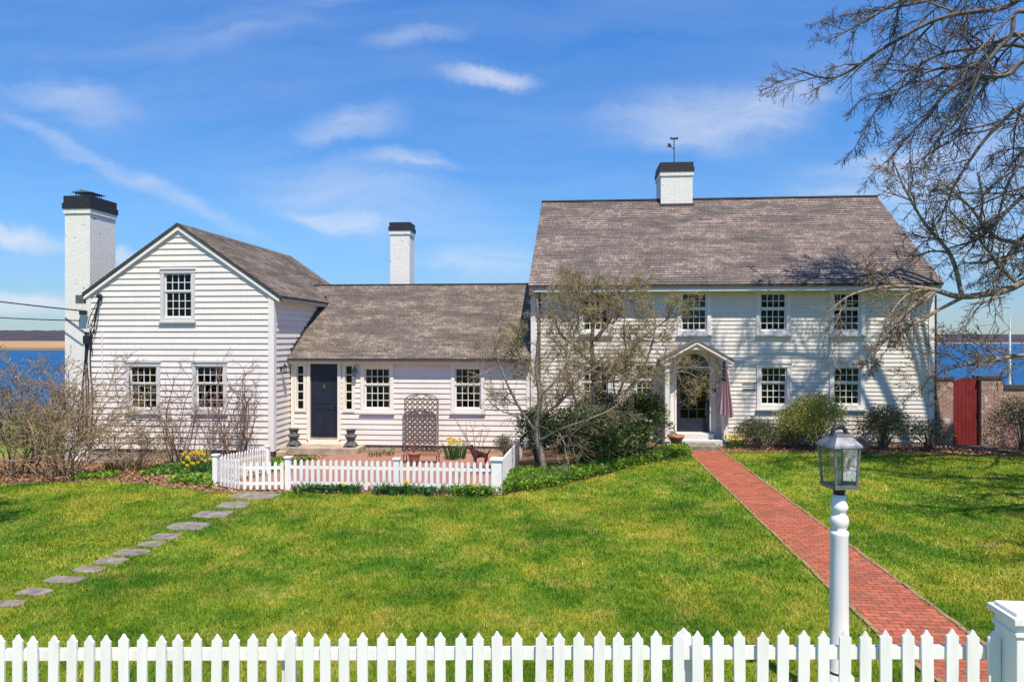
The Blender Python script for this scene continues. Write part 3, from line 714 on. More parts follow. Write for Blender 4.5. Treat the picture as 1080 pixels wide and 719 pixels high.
for sgn in (0,1):
    ya = MEY+.005 if sgn == 0 else 2*MRY-MEY-.005
    A_ = [(-1.26,ya,MEZ-.004),(-1.26,ya,MEZ-.075),(-1.02,MRY,MRZ-.08),(-1.02,MRY,MRZ-.006)]; B_ = [(11.13,q[1],q[2]) for q in A_]
    d_.poly(A_); d_.poly(B_)
    for k in range(4): d_.quad(A_[k],A_[(k+1)%4],B_[(k+1)%4],B_[k])
d_.bar((-1.02,MRY,MRZ+.012),(11.14,MRY,MRZ+.012),.17,.05)
d_.build('roof_edge', M['edge'], mr_)
d_ = MB(); d_.box(-1.1,11.10,MEY+.05,MEY+.08,MEZ-.2,MEZ-.07); d_.box(-1.1,11.10,MEY+.081,YM-.03,MEZ-.21,MEZ-.185); d_.build('fascia', M['trimgrey'], mr_)
for bb in ((MX0-.01,MX0+.14,YM-.045,YM,.1,4.72), (MX1-.13,MX1+.03,YM-.045,YM,.1,4.72)): MB().box(*bb).build('corner_board', M['trim'], house)
ds = MB(); ds.tube([(-.93,MEY+.1,4.7),(-.93,YM-.12,4.45),(-.93,YM-.1,4.3),(-.93,YM-.1,.3)], .04, 8); ds.box(-1.24,-1.1,MEY-.02,MEY+.2,4.62,4.84); ds.build('downspout', M['lattice'], house)
ds = MB(); ds.tube([(MX1+.06,YM-.06,4.6),(MX1+.06,YM-.06,.1)], .025, 8); ds.build('downspout', M['rust'], house)

# chimneys
def chimney(x0,x1,y0,y1,z0,z1,cap,name='chimney', cover=False):
    m = MB(); m.box(x0,x1,y0,y1,z0,z1); m.box(x0-.035,x1+.035,y0-.035,y1+.035,z1-.16,z1-.001)
    o = m.build(name, M['chim'], house)
    c = MB(); h1 = cap
    c.box(x0-.06,x1+.06,y0-.06,y1+.06,z1,z1+h1*.45); c.box(x0-.03,x1+.03,y0-.03,y1+.03,z1+h1*.452,z1+h1)
    c.build('chimney_cap', M['chimcap'], o); return o
# big exterior stack at the far left
cz0 = Z(90,220,20.9); CL = chimney(-16.32,-15.46,20.9,22.15,-1.2,cz0,.42)
m = MB(); cc = (-15.9, 21.4)
for sx_ in (-1,1):
    for k in range(6): m.bar((cc[0]+sx_*.26,21.2+k*.1,cz0+.42),(cc[0]+sx_*.26,21.2+k*.1,cz0+.58),.015)
for k in range(7): m.bar((cc[0]-.26+k*.086,21.18,cz0+.42),(cc[0]-.26+k*.086,21.18,cz0+.58),.015)
m.prism([(cc[0]-.36,21.08,cz0+.58),(cc[0]+.36,21.08,cz0+.58),(cc[0],21.08,cz0+.66)], (0,.75,0))
m.build('spark_guard', M['pewter'], CL)
m = MB()
for k in range(5): m.box(-15.458,-15.43,20.95+k*.24,21.18+k*.24,4.72+k*.06,4.98+k*.06)
m.build('flashing', M['edge'], CL)
st = MB()
for k in range(4): st.box(-15.62+k*.17,-15.46+k*.17,20.86,20.9,4.66+k*.12,4.80+k*.12)
st.build('flashing', M['edge'], CL)
cx0, cx1 = X(411.5,26.5), X(432,26.5)
chimney(cx0,cx1,26.5,27.3,4.6,Z(422,243,26.5),.32)
mx0, mx1 = X(697,25.45), X(730.5,25.45); mz = Z(713,181,25.45)
CM = chimney(mx0,mx1,25.45,26.75,7.6,mz,.34)
m = MB(); m.box(mx0-.03,mx1+.03,25.36,25.449,8.06,8.2); m.build('flashing', M['edge'], CM)
wv = MB(); vx = X(711,26.0); wv.tube([(vx,26,mz+.3),(vx,26,mz+1.35)], .018, 6); wv.tube([(vx,26,mz+.95),(vx-.12,26,mz+1.08),(vx-.18,26,mz+1.1)], .016, 5)
wv.prism([(vx-.25,25.98,mz+1.06),(vx-.1,25.98,mz+1.04),(vx-.12,25.98,mz+1.16),(vx-.22,25.98,mz+1.2)], (0,.03,0))
wv.prism([(vx-.14,25.98,mz+1.33),(vx+.13,25.98,mz+1.33),(vx+.16,25.98,mz+1.41),(vx-.05,25.98,mz+1.39),(vx-.14,25.98,mz+1.42)], (0,.03,0))
wv.build('weathervane', M['dark'], CM)

# entrance porch
PY = 21.12; pw = 1.06; ph0, ph1 = 2.66, 3.25
m = MB()
for sgn in (-1,1):
    m.prism([(DXC,PY-.06,ph1),(DXC+sgn*(pw+.05),PY-.06,ph0-.03),(DXC+sgn*(pw+.05),PY-.06,ph0-.10),(DXC,PY-.06,ph1-.07)], (0,YM-PY+.04,0))
porch = m.build('porch', M['roofgrey'], house); porch['label'] = 'small gabled entrance hood with arched opening'
m = MB()
a_ = .80; arch = [(a_*math.cos(t), .48*math.sin(t)) for t in np.linspace(0, math.pi, 25)]
zs = 2.46
gab = lambda x: ph1-.075-(ph1-ph0)/(pw+.05)*abs(x)
for i in range(24):
    (xa,za),(xb,zb) = arch[i], arch[i+1]
    q = [(DXC+xa,PY,zs+za),(DXC+xb,PY,zs+zb),(DXC+xb,PY,gab(xb)),(DXC+xa,PY,gab(xa))]
    m.prism(q, (0,.06,0))
    m.quad((DXC+xa,PY+.061,zs+za),(DXC+xb,PY+.061,zs+zb),(DXC+xb,YM-.03,zs+zb),(DXC+xa,YM-.03,zs+za))
for sgn in (-1,1):
    m.prism([(DXC+sgn*a_,PY,zs),(DXC+sgn*(a_+.14),PY,zs),(DXC+sgn*(a_+.14),PY,gab(a_+.14)),(DXC+sgn*a_,PY,gab(a_))], (0,.06,0))
m.build('arch', M['cream'], porch)
m = MB(); 
for sgn in (-1,1):   # mouldings along the gable and capitals
    m.bar((DXC+sgn*.01,PY-.03,ph1-.12),(DXC+sgn*(pw+.03),PY-.03,ph0-.14),.05,.05)
    m.box(DXC+sgn*.92-.14,DXC+sgn*.92+.14,PY-.04,PY+.2,2.44,2.5)
m.build('moulding', M['trim'], porch)
for sgn in (-1,1):
    m = MB(); xo = DXC+sgn*.81; xi = DXC+sgn*.94
    m.box(min(xo,xi),max(xo,xi),PY+.01,PY+.13,.18,2.44); m.box(min(xo,xi)+.03,max(xo,xi)-.03,PY+.131,YM-.03,.18,2.44)
    m.box(min(xo,xi)-.02,max(xo,xi)+.02,PY-.01,PY+.15,.14,.3)
    m.build('side_panel', M['trim'], porch)
m = MB(); m.box(DXC-.70,DXC-DW/2-.001,YM-.05,YM-.028,.36,2.95); m.box(DXC+DW/2+.001,DXC+.70,YM-.05,YM-.028,.36,2.95)
m.box(DXC-DW/2,DXC+DW/2,YM-.05,YM-.028,DZ1+.47,2.95); m.box(DXC-DW/2,DXC+DW/2,YM-.05,YM-.028,DZ1,DZ1+.06)
for sgn in (-1,1): m.box(*(sorted((DXC+sgn*(DW/2+.0), DXC+sgn*(DW/2+.06)))),YM-.075,YM-.051,.36,DZ1+.1)
ds_ = m.build('door_surround', M['trim'], porch)
m = MB(); fan = [(DXC+.48*math.cos(t),YM-.03,DZ1+.06+.40*math.sin(t)) for t in np.linspace(0,math.pi,17)]
m.poly(fan); m.build('fanlight_pane', M['glass'], porch)
m = MB(); 
for k in range(1,6):
    t_ = math.pi*k/6; m.bar((DXC,YM-.045,DZ1+.06),(DXC+.47*math.cos(t_),YM-.045,DZ1+.06+.39*math.sin(t_)),.022)
m.tube([(DXC+.24*math.cos(t),YM-.045,DZ1+.06+.2*math.sin(t)) for t in np.linspace(0,math.pi,9)],.012,4)
# spandrels around fan
for i in range(16):
    a,b = fan[i],fan[i+1]; m.quad((a[0],YM-.05,a[2]),(b[0],YM-.05,b[2]),(b[0],YM-.05,DZ1+.471),(a[0],YM-.05,DZ1+.471))
m.build('fanlight_bars', M['trim'], porch)
m = MB(); x0,x1 = DXC-DW/2,DXC+DW/2; yy = YM-.01
m.box(x0,x0+.13,yy,yy+.05,DZ0,DZ1); m.box(x1-.13,x1,yy,yy+.05,DZ0,DZ1); m.box(x0+.13,x1-.13,yy,yy+.05,DZ1-.14,DZ1); m.box(x0+.13,x1-.13,yy,yy+.05,DZ0,DZ0+.42)
for k in range(1,3): q = x0+.13+(DW-.26)*k/3; m.box(q-.012,q+.012,yy+.005,yy+.04,DZ0+.42,DZ1-.14)
for k in range(1,5): q = DZ0+.42+(DZ1-DZ0-.56)*k/5; m.box(x0+.13,x1-.13,yy+.008,yy+.036,q-.012,q+.012)
dr = m.build('door', M['door'], house)
m = MB(); m.quad((x0+.1,yy+.03,DZ0+.4),(x1-.1,yy+.03,DZ0+.4),(x1-.1,yy+.03,DZ1-.1),(x0+.1,yy+.03,DZ1-.1)); m.build('pane', M['glass'], dr)
m = MB(); m.tube([(x0+.08,yy,1.25),(x0+.08,yy-.06,1.25)],[.012,.03],10); m.build('handle', M['brass'], dr)
m = MB(); m.box(DXC+.56,DXC+.69,YM-.1,YM-.052,1.6,1.72); m.build('mail_slot_box', M['dark'], porch)
# hanging lamp under arch
m = MB(); m.bar((DXC,PY+.4,2.92),(DXC,PY+.4,2.78),.01); m.lathe([(.02,.16),(.07,.1),(.07,-.04),(.03,-.08)],(DXC,PY+.4,2.64),6); m.build('hanging_lantern', M['dark'], porch)
m = MB(); m.box(DXC-.96,DXC+.96,PY+.03,YM-.03,-.1,.18); m.box(DXC-.58,DXC+.58,PY+.34,YM-.052,.18,.34); m.build('step', M['trimgrey'], house, bevel=.015)
m = MB(); m.box(DXC-.52,DXC+.52,20.45,PY+.02,-.1,.11); m.build('step', M['stone'], house, bevel=.015)
m = MB(); m.box(X(783,YM),X(797,YM),YM-.05,YM-.03,1.68,1.71); m.box(X(783,YM),X(797,YM),YM-.05,YM-.03,1.88,1.91); m.build('shutter_hook', M['edge'], house)

# service mast and cables on the left gable corner
m = MB(); bx = X(107,YL); bz = Z(107,315,YL)
m.lathe([(.03,0),(.08,.03),(.09,.1),(.03,.16)],(bx,YL-.1,bz),10); m.bar((bx,YL-.1,bz+.03),(bx,YL,bz-.05),.04)
for k,(xx,zz) in enumerate(((96,352),(98,360),(101,352),(94,345),(99,372))):
    p0 = Vector((bx,YL-.1,bz)); p2 = Vector((X(xx,YL),YL-.07,Z(xx,zz,YL))); mid = (p0+p2)/2+Vector((-.06*k+.1,-.08,-.15))
    m.tube([p0, p0*.4+mid*.6, mid, mid*.4+p2*.6, p2], .014, 5)
for k,(xa,xb) in enumerate(((92,88),(94,92),(97,99),(93,95))):
    pts = [Vector((X(xa+(xb-xa)*t,YL)+.03*math.sin(t*9+k),YL-.07,Z(xa,350+110*t,YL))) for t in np.linspace(0,1,9)]
    m.tube(pts, .02 if k else .03, 6)
m.box(X(91,YL),X(98,YL),YL-.16,YL-.03,Z(95,362,YL),Z(95,354,YL)); m.box(X(88,YL),X(95,YL),YL-.2,YL-.12,Z(92,332,YL),Z(92,328,YL))
m.build('service_cable', M['dark'], house)
m = MB(); m.tube([(X(109,YL),YL-.05,Z(109,350,YL)),(X(109,YL),YL-.05,-.1)],.018,6); m.build('conduit', M['trim'], house)
m = MB(); m.box(X(79.5,20.5),X(88,20.5),20.5,20.62,Z(84,320,20.5),Z(84,311,20.5)); m.build('junction_box', M['darkstone'], house)

# ------------------------------------------------------------------ overhead wires
for k,(ya,yb,xe) in enumerate(((318,328,91),(335,338,84))):
    a = Vector((-36,26.5,0)); a.z = Z(-300,ya-14+k*6,26.5)-.0; b = Vector((X(xe,20.5),20.5,Z(xe,yb,20.5)))
    p0 = Vector((X(0,21.5),21.5,Z(0,ya,21.5))); d = (p0-b); pts = []
    for t in np.linspace(0,6,40): 
        q = b+d*t; q.z += -.25*(t)*(1-t)*.15+.0; pts.append(q)
    m = MB(); m.tube(pts, .022-.004*k, 5)
    tag(m.build('overhead_wire', M['dark']), ['upper thicker black wire running from the left edge to the gable corner','lower thinner black wire running from the left edge to the tall chimney'][k], 'wire', 'overhead service wires')

# ------------------------------------------------------------------ foreground picket fence
FY = 4.95
def ftop(x): return 1.185+.041*x
ff = thing('picket_fence', (0,FY,0), 'long white pointed picket fence crossing the whole foreground', 'fence')
def picket_mesh(w, h, t, tip):
    m = MB(); m.prism([(-w/2,-t/2,0),(w/2,-t/2,0),(w/2,-t/2,h-tip*.75),(w/2-.012,-t/2,h-tip*.62),(0.004,-t/2,h),(-.004,-t/2,h),(-w/2+.012,-t/2,h-tip*.62),(-w/2,-t/2,h-tip*.75)],(0,t,0)); return m
pk = picket_mesh(.078,1.08,.02,.06).build('picket', M['fence'], ff, loc='local', bevel=.002)
n = 0; xx = -4.52
while xx < 2.93:
    z_ = ftop(xx)-1.08+random.uniform(-.006,.006); rr = (random.uniform(-.012,.012), random.uniform(-.014,.014), random.uniform(-.05,.05))
    if n == 0: pk.matrix_parent_inverse = Matrix(); pk.location = (xx,-.028,z_); pk.rotation_euler = rr
    else: copy_part(pk, ff, (xx,-.028,z_), rot=rr)
    xx += .1425+random.uniform(-.006,.006); n += 1
for dz in (-.165, -.80):
    m = MB(); a = Vector((-5,FY+.012,ftop(-5)+dz)); b = Vector((2.93,FY+.012,ftop(2.93)+dz)); m.bar(a,b,.045,.085); m.build('rail', M['fence'], ff, bevel=.003)
for pxx in (305, 722):
    q = X(pxx, FY+.07); m = picket_mesh(.09,1.06,.07,.05); m.v = [(v[0]+q,v[1]+FY+.075,v[2]+ftop(q)-1.09) for v in m.v]
    m.build('fence_post', M['fence'], ff)
# big box gate post at the right
gp = thing('gate_post', (X(1068,4.85),4.85,0), 'thick boxy white gate post with flat cap ending the foreground fence at right', 'post')
qx = 2.935; zt = 1.49
m = MB(); m.box(qx,qx+.30,4.75,4.99,-.2,zt-.075); m.box(qx-.012,qx+.312,4.738,5.002,zt-.16,zt-.135); m.build('shaft', M['fence'], gp, bevel=.006)
m = MB(); m.box(qx-.03,qx+.33,4.72,5.02,zt-.075,zt-.03); m.box(qx+.0,qx+.30,4.75,4.99,zt-.03,zt-.005)
m.poly([(qx+.02,4.77,zt-.004),(qx+.28,4.77,zt-.004),(qx+.15,4.87,zt+.03)]); m.poly([(qx+.28,4.77,zt-.004),(qx+.28,4.97,zt-.004),(qx+.15,4.87,zt+.03)])
m.poly([(qx+.28,4.97,zt-.004),(qx+.02,4.97,zt-.004),(qx+.15,4.87,zt+.03)]); m.poly([(qx+.02,4.97,zt-.004),(qx+.02,4.77,zt-.004),(qx+.15,4.87,zt+.03)])
m.build('cap', M['fence'], gp, bevel=.004)

# ------------------------------------------------------------------ lamp post
LY = 6.2; lx = X(885,LY); sc = LY/1.0364
def lz(y): return CAMH+(356-y)/720*sc
lp = thing('lamp_post', (lx,LY,0), 'turned white lamp post carrying a pewter lantern beside the brick walk', 'lamp post')
m = MB(); m.lathe([(.12,-.2),(.12,lz(712)),(.088,lz(708)),(.088,lz(704)),(.081,lz(702)),(.078,lz(640)),(.073,lz(566)),(.078,lz(563)),(.078,lz(560)),(.055,lz(558)),(.07,lz(554)),(.08,lz(549)),(.072,lz(544)),(.05,lz(541)),(.062,lz(538)),(.076,lz(534)),(.062,lz(530)),(.054,lz(527)),(.06,lz(521))],(lx,LY,0),28)
m.build('post', M['fence'], lp, smooth=True)
m = MB(); m.lathe([(.09,lz(709)),(.094,lz(707.5)),(.09,lz(706))],(lx,LY,0),24); m.build('band', M['dark'], lp)
m = MB(); m.lathe([(.045,lz(522)),(.05,lz(517)),(.05,lz(512))],(lx,LY,0),16); m.build('collar', M['dark'], lp)
rot = Matrix.Translation((lx,LY,0)) @ Matrix.Rotation(R(14),4,'Z')
def L(x,y,z): return rot @ Vector((x,y,z))
zb, ztp = lz(511), lz(470); wb, wtp = .098, .116
m = MB(); m.box(-wb-.015,wb+.015,-wb-.015,wb+.015,zb-.02,zb+.012,rot)
for a in (-1,1):
    for b in (-1,1): m.bar(L(a*wb,b*wb,zb),L(a*wtp,b*wtp,ztp),.018)
for (a,b,c_,d) in ((-1,-1,1,-1),(1,-1,1,1),(1,1,-1,1),(-1,1,-1,-1)): m.bar(L(a*wtp,b*wtp,ztp),L(c_*wtp,d*wtp,ztp),.022)
lf = m.build('lantern_frame', M['pewter'], lp)
m = MB()
for k,(w1,z1,w2,z2) in enumerate(((.138,ztp,.13,ztp+.02),(.13,ztp+.02,.075,lz(460)),(.075,lz(460),.07,lz(457)))):
    for (a,b,c_,d) in ((-1,-1,1,-1),(1,-1,1,1),(1,1,-1,1),(-1,1,-1,-1)):
        m.quad(L(a*w1,b*w1,z1),L(c_*w1,d*w1,z1),L(c_*w2,d*w2,z2),L(a*w2,b*w2,z2))
z_ = lz(457); m.quad(L(-.07,-.07,z_),L(.07,-.07,z_),L(.07,.07,z_),L(-.07,.07,z_)); z_ = ztp; m.quad(L(-.138,-.138,z_),L(.138,-.138,z_),L(.138,.138,z_),L(-.138,.138,z_))
m.build('lantern_roof', M['pewter'], lp)
m = MB(); m.tube([L(.066*math.cos(t),0,lz(458)+.07*math.sin(t)) for t in np.linspace(-.1,math.pi+.1,13)],.019,8); m.build('handle', M['dark'], lp, smooth=True)
m = MB()
for (a,b,c_,d) in ((-1,-1,1,-1),(1,-1,1,1),(1,1,-1,1),(-1,1,-1,-1)): m.quad(L(a*wb*.97,b*wb*.97,zb),L(c_*wb*.97,d*wb*.97,zb),L(c_*wtp*.97,d*wtp*.97,ztp),L(a*wtp*.97,b*wtp*.97,ztp))
m.build('lantern_glass', M['lglass'], lp)
m = MB(); m.lathe([(.012,0),(.012,.11)],(lx,LY,zb+.01),10); m.build('candle_tube', M['cream'], lp)
m = MB(); m.lathe([(.004,0),(.016,.03),(.012,.06),(.002,.09)],(lx,LY,zb+.122),10); m.build('bulb', M['lglass'], lp, smooth=True)

# ------------------------------------------------------------------ courtyard fences
def small_fence(pts, label, h=.64, posts=(), name='picket_fence', group='low courtyard picket fences', sp=.131, tilt=0):
    a, b = Vector((*pts[0],0)), Vector((*pts[1],0)); d = b-a; Ln = d.length; d.normalize(); ang = math.atan2(d.y,d.x)
    root = thing(name, (a.x,a.y,0), label, 'fence' if 'gate' not in name else 'gate', group)
    first = None; t_ = .04
    while t_ < Ln:
        p = a+d*t_; z_ = gz(p.x,p.y)+.04+tilt*t_
        rr = (0, random.uniform(-.015,.015), ang)
        if first is None:
            first = picket_mesh(.066,h,.018,.05).build('picket', M['fence'], root, loc='local'); first.location = p-a+Vector((0,0,z_)); first.rotation_euler = rr
        else: copy_part(first, root, p-a+Vector((0,0,z_)), rot=rr)
        t_ += sp
    nrm = Vector((-d.y,d.x,0))*.028
    for zr in (.16,.5):
        m = MB(); m.bar(a+nrm+Vector((0,0,gz(a.x,a.y)+zr)), b+nrm+Vector((0,0,gz(b.x,b.y)+zr+tilt*Ln)), .03,.06); m.build('rail', M['fence'], root)
    for t_ in posts:
        p = a+d*(t_*Ln); z_ = gz(p.x,p.y); m = MB(); m.box(p.x-.055,p.x+.055,p.y-.02,p.y+.09,z_-.1,z_+h+.06)
        m.box(p.x-.075,p.x+.075,p.y-.04,p.y+.11,z_+h+.061,z_+h+.09); m.build('fence_post', M['fence'], root)
    return root
small_fence([(-6.1,14.4),(-1.56,14.4)], 'low white picket fence along the front of the brick courtyard', posts=(0.0,.53))
small_fence([(-1.46,14.55),(-1.40,21.3)], 'low white picket fence running back from the courtyard corner to the house, right side', posts=())
small_fence([(-7.86,14.62),(-7.80,17.1)], 'low white picket fence running back on the left side of the courtyard gate', posts=(0,1))
small_fence([(-7.74,14.6),(-7.05,14.2)], 'short slanting white picket fence between the left corner post and the gate', posts=())
small_fence([(-7.0,14.18),(-6.16,14.3)], 'low white picket gate at the end of the stepping stones', posts=(), name='picket_gate', h=.60)
cp = thing('fence_corner_post', (-1.5,14.45,0), 'square white corner post with flat cap where the courtyard fence turns back', 'post')
m = MB(); m.box(-1.64,-1.42,14.36,14.58,-.1,.70); m.build('shaft', M['fence'], cp, bevel=.004)
m = MB(); m.box(-1.67,-1.39,14.33,14.61,.70,.735); m.box(-1.64,-1.42,14.36,14.58,.736,.75); m.build('cap', M['fence'], cp, bevel=.004)

# ------------------------------------------------------------------ stepping stones
stones = [(268,523,46,8),(246,533,30,8),(224,543,33,8),(198,555,38,9),(175,566,26,7),(159,574,25,6),(139,583,32,8),(117,592,31,8),(94,601,29,7),(68,612,36,8),(37,625,30,8),(10,637,28,8)]
nm = ['farthest','second farthest','third farthest','fourth farthest','fifth farthest','sixth farthest','seventh farthest','eighth farthest','fourth nearest','third nearest','second nearest','nearest']
for k,(x,y,w,h) in enumerate(stones):
    s_ = CAMH/((y-356)/720); u = (x-540)/720; X0 = s_*(-math.sin(TH)+u*math.cos(TH)); Y0 = s_*(math.cos(TH)+u*math.sin(TH))
    rx = w/720*s_*.5*1.2; ry = max(.11, h/720*s_*.5*s_/CAMH*.95); n = 12; ph = random.random()*6; pts = []
    for j in range(n):
        a = 2*math.pi*j/n+random.uniform(-.15,.15); r = 1/(abs(math.cos(a))**10+abs(math.sin(a))**10)**(1/10)*random.uniform(.84,1.0)
        pts.append((X0+rx*r*math.cos(a), Y0+ry*r*math.sin(a), gz(X0,Y0)-.05))
    m = MB(); m.prism(pts, (0,0,.068+random.uniform(0,.006))); o = m.build('stepping_stone', M['stone'], bevel=.008)
    tag(o, 'flat grey flagstone in the lawn path, %s from the camera' % nm[k] if 'nearest' not in nm[k] else 'flat grey flagstone in the lawn path, %s to the camera' % nm[k], 'stepping stone', 'stepping stones leading to the gate')

# ------------------------------------------------------------------ garden wall, red gate, pole
gw = thing('brick_garden_wall', (11.3,22,0), 'weathered brick garden wall pier between the house corner and the red gate', 'wall')
def pier(x0,x1,z1,parent,cap=True):
    m = MB(); m.box(x0,x1,21.8,22.2,-.4,z1); m.build('pier', M['brickwall'], parent)
    m = MB(); m.box(x0-.04,x1+.04,21.76,22.24,z1,z1+.07); m.build('coping', M['edge'], parent)
pier(X(985,21.8)+.04,X(1005.5,21.8),Z(995,400,21.8),gw)
gw2 = thing('brick_garden_wall', (13,22,0), 'weathered brick garden wall with tall pier right of the red gate', 'wall')
pier(X(1035,21.8),X(1058,21.8),Z(1045,399,21.8),gw2)
m = MB(); m.box(X(1058,21.8)+.041,22,21.85,22.15,-.4,Z(1070,410,21.8)); m.build('wall', M['brickwall'], gw2)
m = MB(); m.box(X(1058,21.8)+.041,22,21.81,22.19,Z(1070,410,21.8),Z(1070,406,21.8)); m.build('coping', M['edge'], gw2)
rg = thing('garden_gate', (X(1020,21.95),21.95,0), 'red plank garden gate with a curved top between two brick piers', 'gate')
gx0, gx1 = X(1005.8,21.95), X(1034,21.95); zt0 = Z(1020,400,21.95); m = MB(); n = 7
for k in range(n):
    a = gx0+(gx1-gx0)*k/n; b = gx0+(gx1-gx0)*(k+1)/n-.008; f = lambda q: zt0+.1*math.sin(math.pi*(q-gx0)/(gx1-gx0))-.04
    m.prism([(a,21.93,.04),(b,21.93,.04),(b,21.93,f(b)),(a,21.93,f(a))],(0,.04,0))
m.build('gate_panel', M['redgate'], rg)
m = MB(); m.box(gx0+.02,gx1-.02,21.972,22.0,.35,.47); m.box(gx0+.02,gx1-.02,21.972,22.0,1.6,1.72); m.build('brace', M['redgate'], rg)
m = MB(); m.tube([(gx1-.1,21.93,1.05),(gx1-.1,21.87,1.05),(gx1-.1,21.87,.95)],.012,6); m.build('handle', M['dark'], rg)
m = MB(); m.lathe([(.06,0),(.045,6.1),(.02,6.9)],(X(1065,34),34,-2.6),10); tag(m.build('white_pole', M['fence']), 'slim white pole rising behind the brick wall against the water', 'pole')
m = MB(); m.box(gx0-.1,gx1+.1,21.2,21.7,-.02,.05); m.box(gx0+.2,gx1+.6,20.75,21.12,-.02,.04); tag(m.build('flagstone', M['stone'], bevel=.01), 'pair of flat grey threshold flagstones in front of the red gate', 'flagstone')

# ------------------------------------------------------------------ plants
class Tubes:
    def __init__(s): s.V = []; s.F = []; s.n = 0; s.tips = []
    def add(s, pts, rad, sides=3):
        pts = np.asarray(pts); N = len(pts); d = np.gradient(pts, axis=0); d /= np.linalg.norm(d, axis=1)[:,None]+1e-9
        ref = np.array([.21,.13,.97]) if abs(d[0,2]) < .9 else np.array([.97,.2,.1])
        a = np.cross(d, ref); a /= np.linalg.norm(a, axis=1)[:,None]+1e-9; b = np.cross(d, a)
        ang = np.arange(sides)*2*np.pi/sides
        ring = pts[:,None]+(a[:,None]*np.cos(ang)[None,:,None]+b[:,None]*np.sin(ang)[None,:,None])*np.asarray(rad)[:,None,None]
        s.V.append(ring.reshape(-1,3)); j = np.arange(N-1)[:,None]*sides; k = np.arange(sides)[None]
        f = np.stack([j+k, j+(k+1)%sides, j+sides+(k+1)%sides, j+sides+k], -1).reshape(-1,4)+s.n
        s.F.append(f); s.n += N*sides
    def build(s, name, mat, parent=None):
        return npmesh(name, np.concatenate(s.V), [np.concatenate(s.F)], mat, parent, smooth=True)
def unit(v): return v/(np.linalg.norm(v)+1e-9)
def grow(T, p, d, L_, r, lev, cfg, rg, acc2=None):
    segs = max(3, int(cfg['segs'][lev])); pts = [np.array(p)]; d = unit(np.array(d, dtype=float))
    for k in range(segs):
        d = unit(d+rg.normal(0, cfg['wig'][lev], 3)+np.array(cfg['trop'][lev])*(k+1)/segs)
        pts.append(pts[-1]+d*L_/segs)
    pts = np.array(pts); last = lev == len(cfg['n'])
    rad = np.linspace(r, max(cfg['rmin'], r*(.35 if not last else .4)), segs+1)
    TT = T if not isinstance(T, list) else T[min(lev, len(T)-1)]
    TT.add(pts, rad, cfg['sides'][lev])
    if last: TT.tips.append(pts[-1]); TT.tips.append(pts[len(pts)//2]); return
    spawn(T, pts, rad, L_, lev, cfg, rg)
def spawn(T, pts, rad, L_, lev, cfg, rg, t0=None):
    N = cfg['n'][lev]; N = max(2, int(N*rg.uniform(.8,1.2)))
    t0 = cfg.get('t0', .2) if t0 is None else t0
    for i in range(N):
        t_ = t0+(1-t0)*((i+rg.rand())/N); f = t_*(len(pts)-1); k = min(int(f), len(pts)-2); q = pts[k]+(pts[k+1]-pts[k])*(f-k)
        dd = unit(pts[k+1]-pts[k]); rr = rad[k]+(rad[k+1]-rad[k])*(f-k)
        perp = unit(np.cross(dd, rg.normal(0,1,3))); an = R(rg.uniform(*cfg['ang'][lev])); nd = dd*math.cos(an)+perp*math.sin(an)
        nd = nd*np.array([1,1,cfg.get('flat',1)])
        cl = L_*cfg['ratio'][lev]*(1.15-.6*t_)*rg.uniform(.65,1.25)
        grow(T, q, nd, cl, max(cfg['rmin'], min(rr*.62, cl*.022+.003)), lev+1, cfg, rg)
def catmull(P, n=8):
    P = [np.array(p, dtype=float) for p in P]; P = [2*P[0]-P[1]]+P+[2*P[-1]-P[-2]]; out = []
    for i in range(1, len(P)-2):
        for t_ in np.arange(n)/n:
            out.append(.5*((2*P[i])+(-P[i-1]+P[i+1])*t_+(2*P[i-1]-5*P[i]+4*P[i+1]-P[i+2])*t_**2+(-P[i-1]+3*P[i]-3*P[i+1]+P[i+2])*t_**3))
    out.append(P[-2]); return np.array(out)
def ip(x, y, Y): p = px(x, Y, y); return (p.x, p.y, p.z)

def leaves(pts, n, size, rg, spread=.03, aspect=.5, up=.4):
    """n leaf quads scattered at pts; returns verts, faces"""
    idx = rg.randint(0, len(pts), n); c = np.asarray(pts)[idx]+rg.normal(0, spread, (n,3))
    d = rg.normal(0,1,(n,3)); d[:,2] = np.abs(d[:,2])*up+.1; d /= np.linalg.norm(d,axis=1)[:,None]
    s_ = np.cross(d, rg.normal(0,1,(n,3))); s_ /= np.linalg.norm(s_,axis=1)[:,None]
    L_ = (size*rg.uniform(.6,1.3,n))[:,None]; w = L_*aspect*.5
    v = np.stack([c, c+d*L_*.5+s_*w, c+d*L_, c+d*L_*.5-s_*w], 1).reshape(-1,3)
    return v, (np.arange(n)*4)[:,None]+np.arange(4)[None]

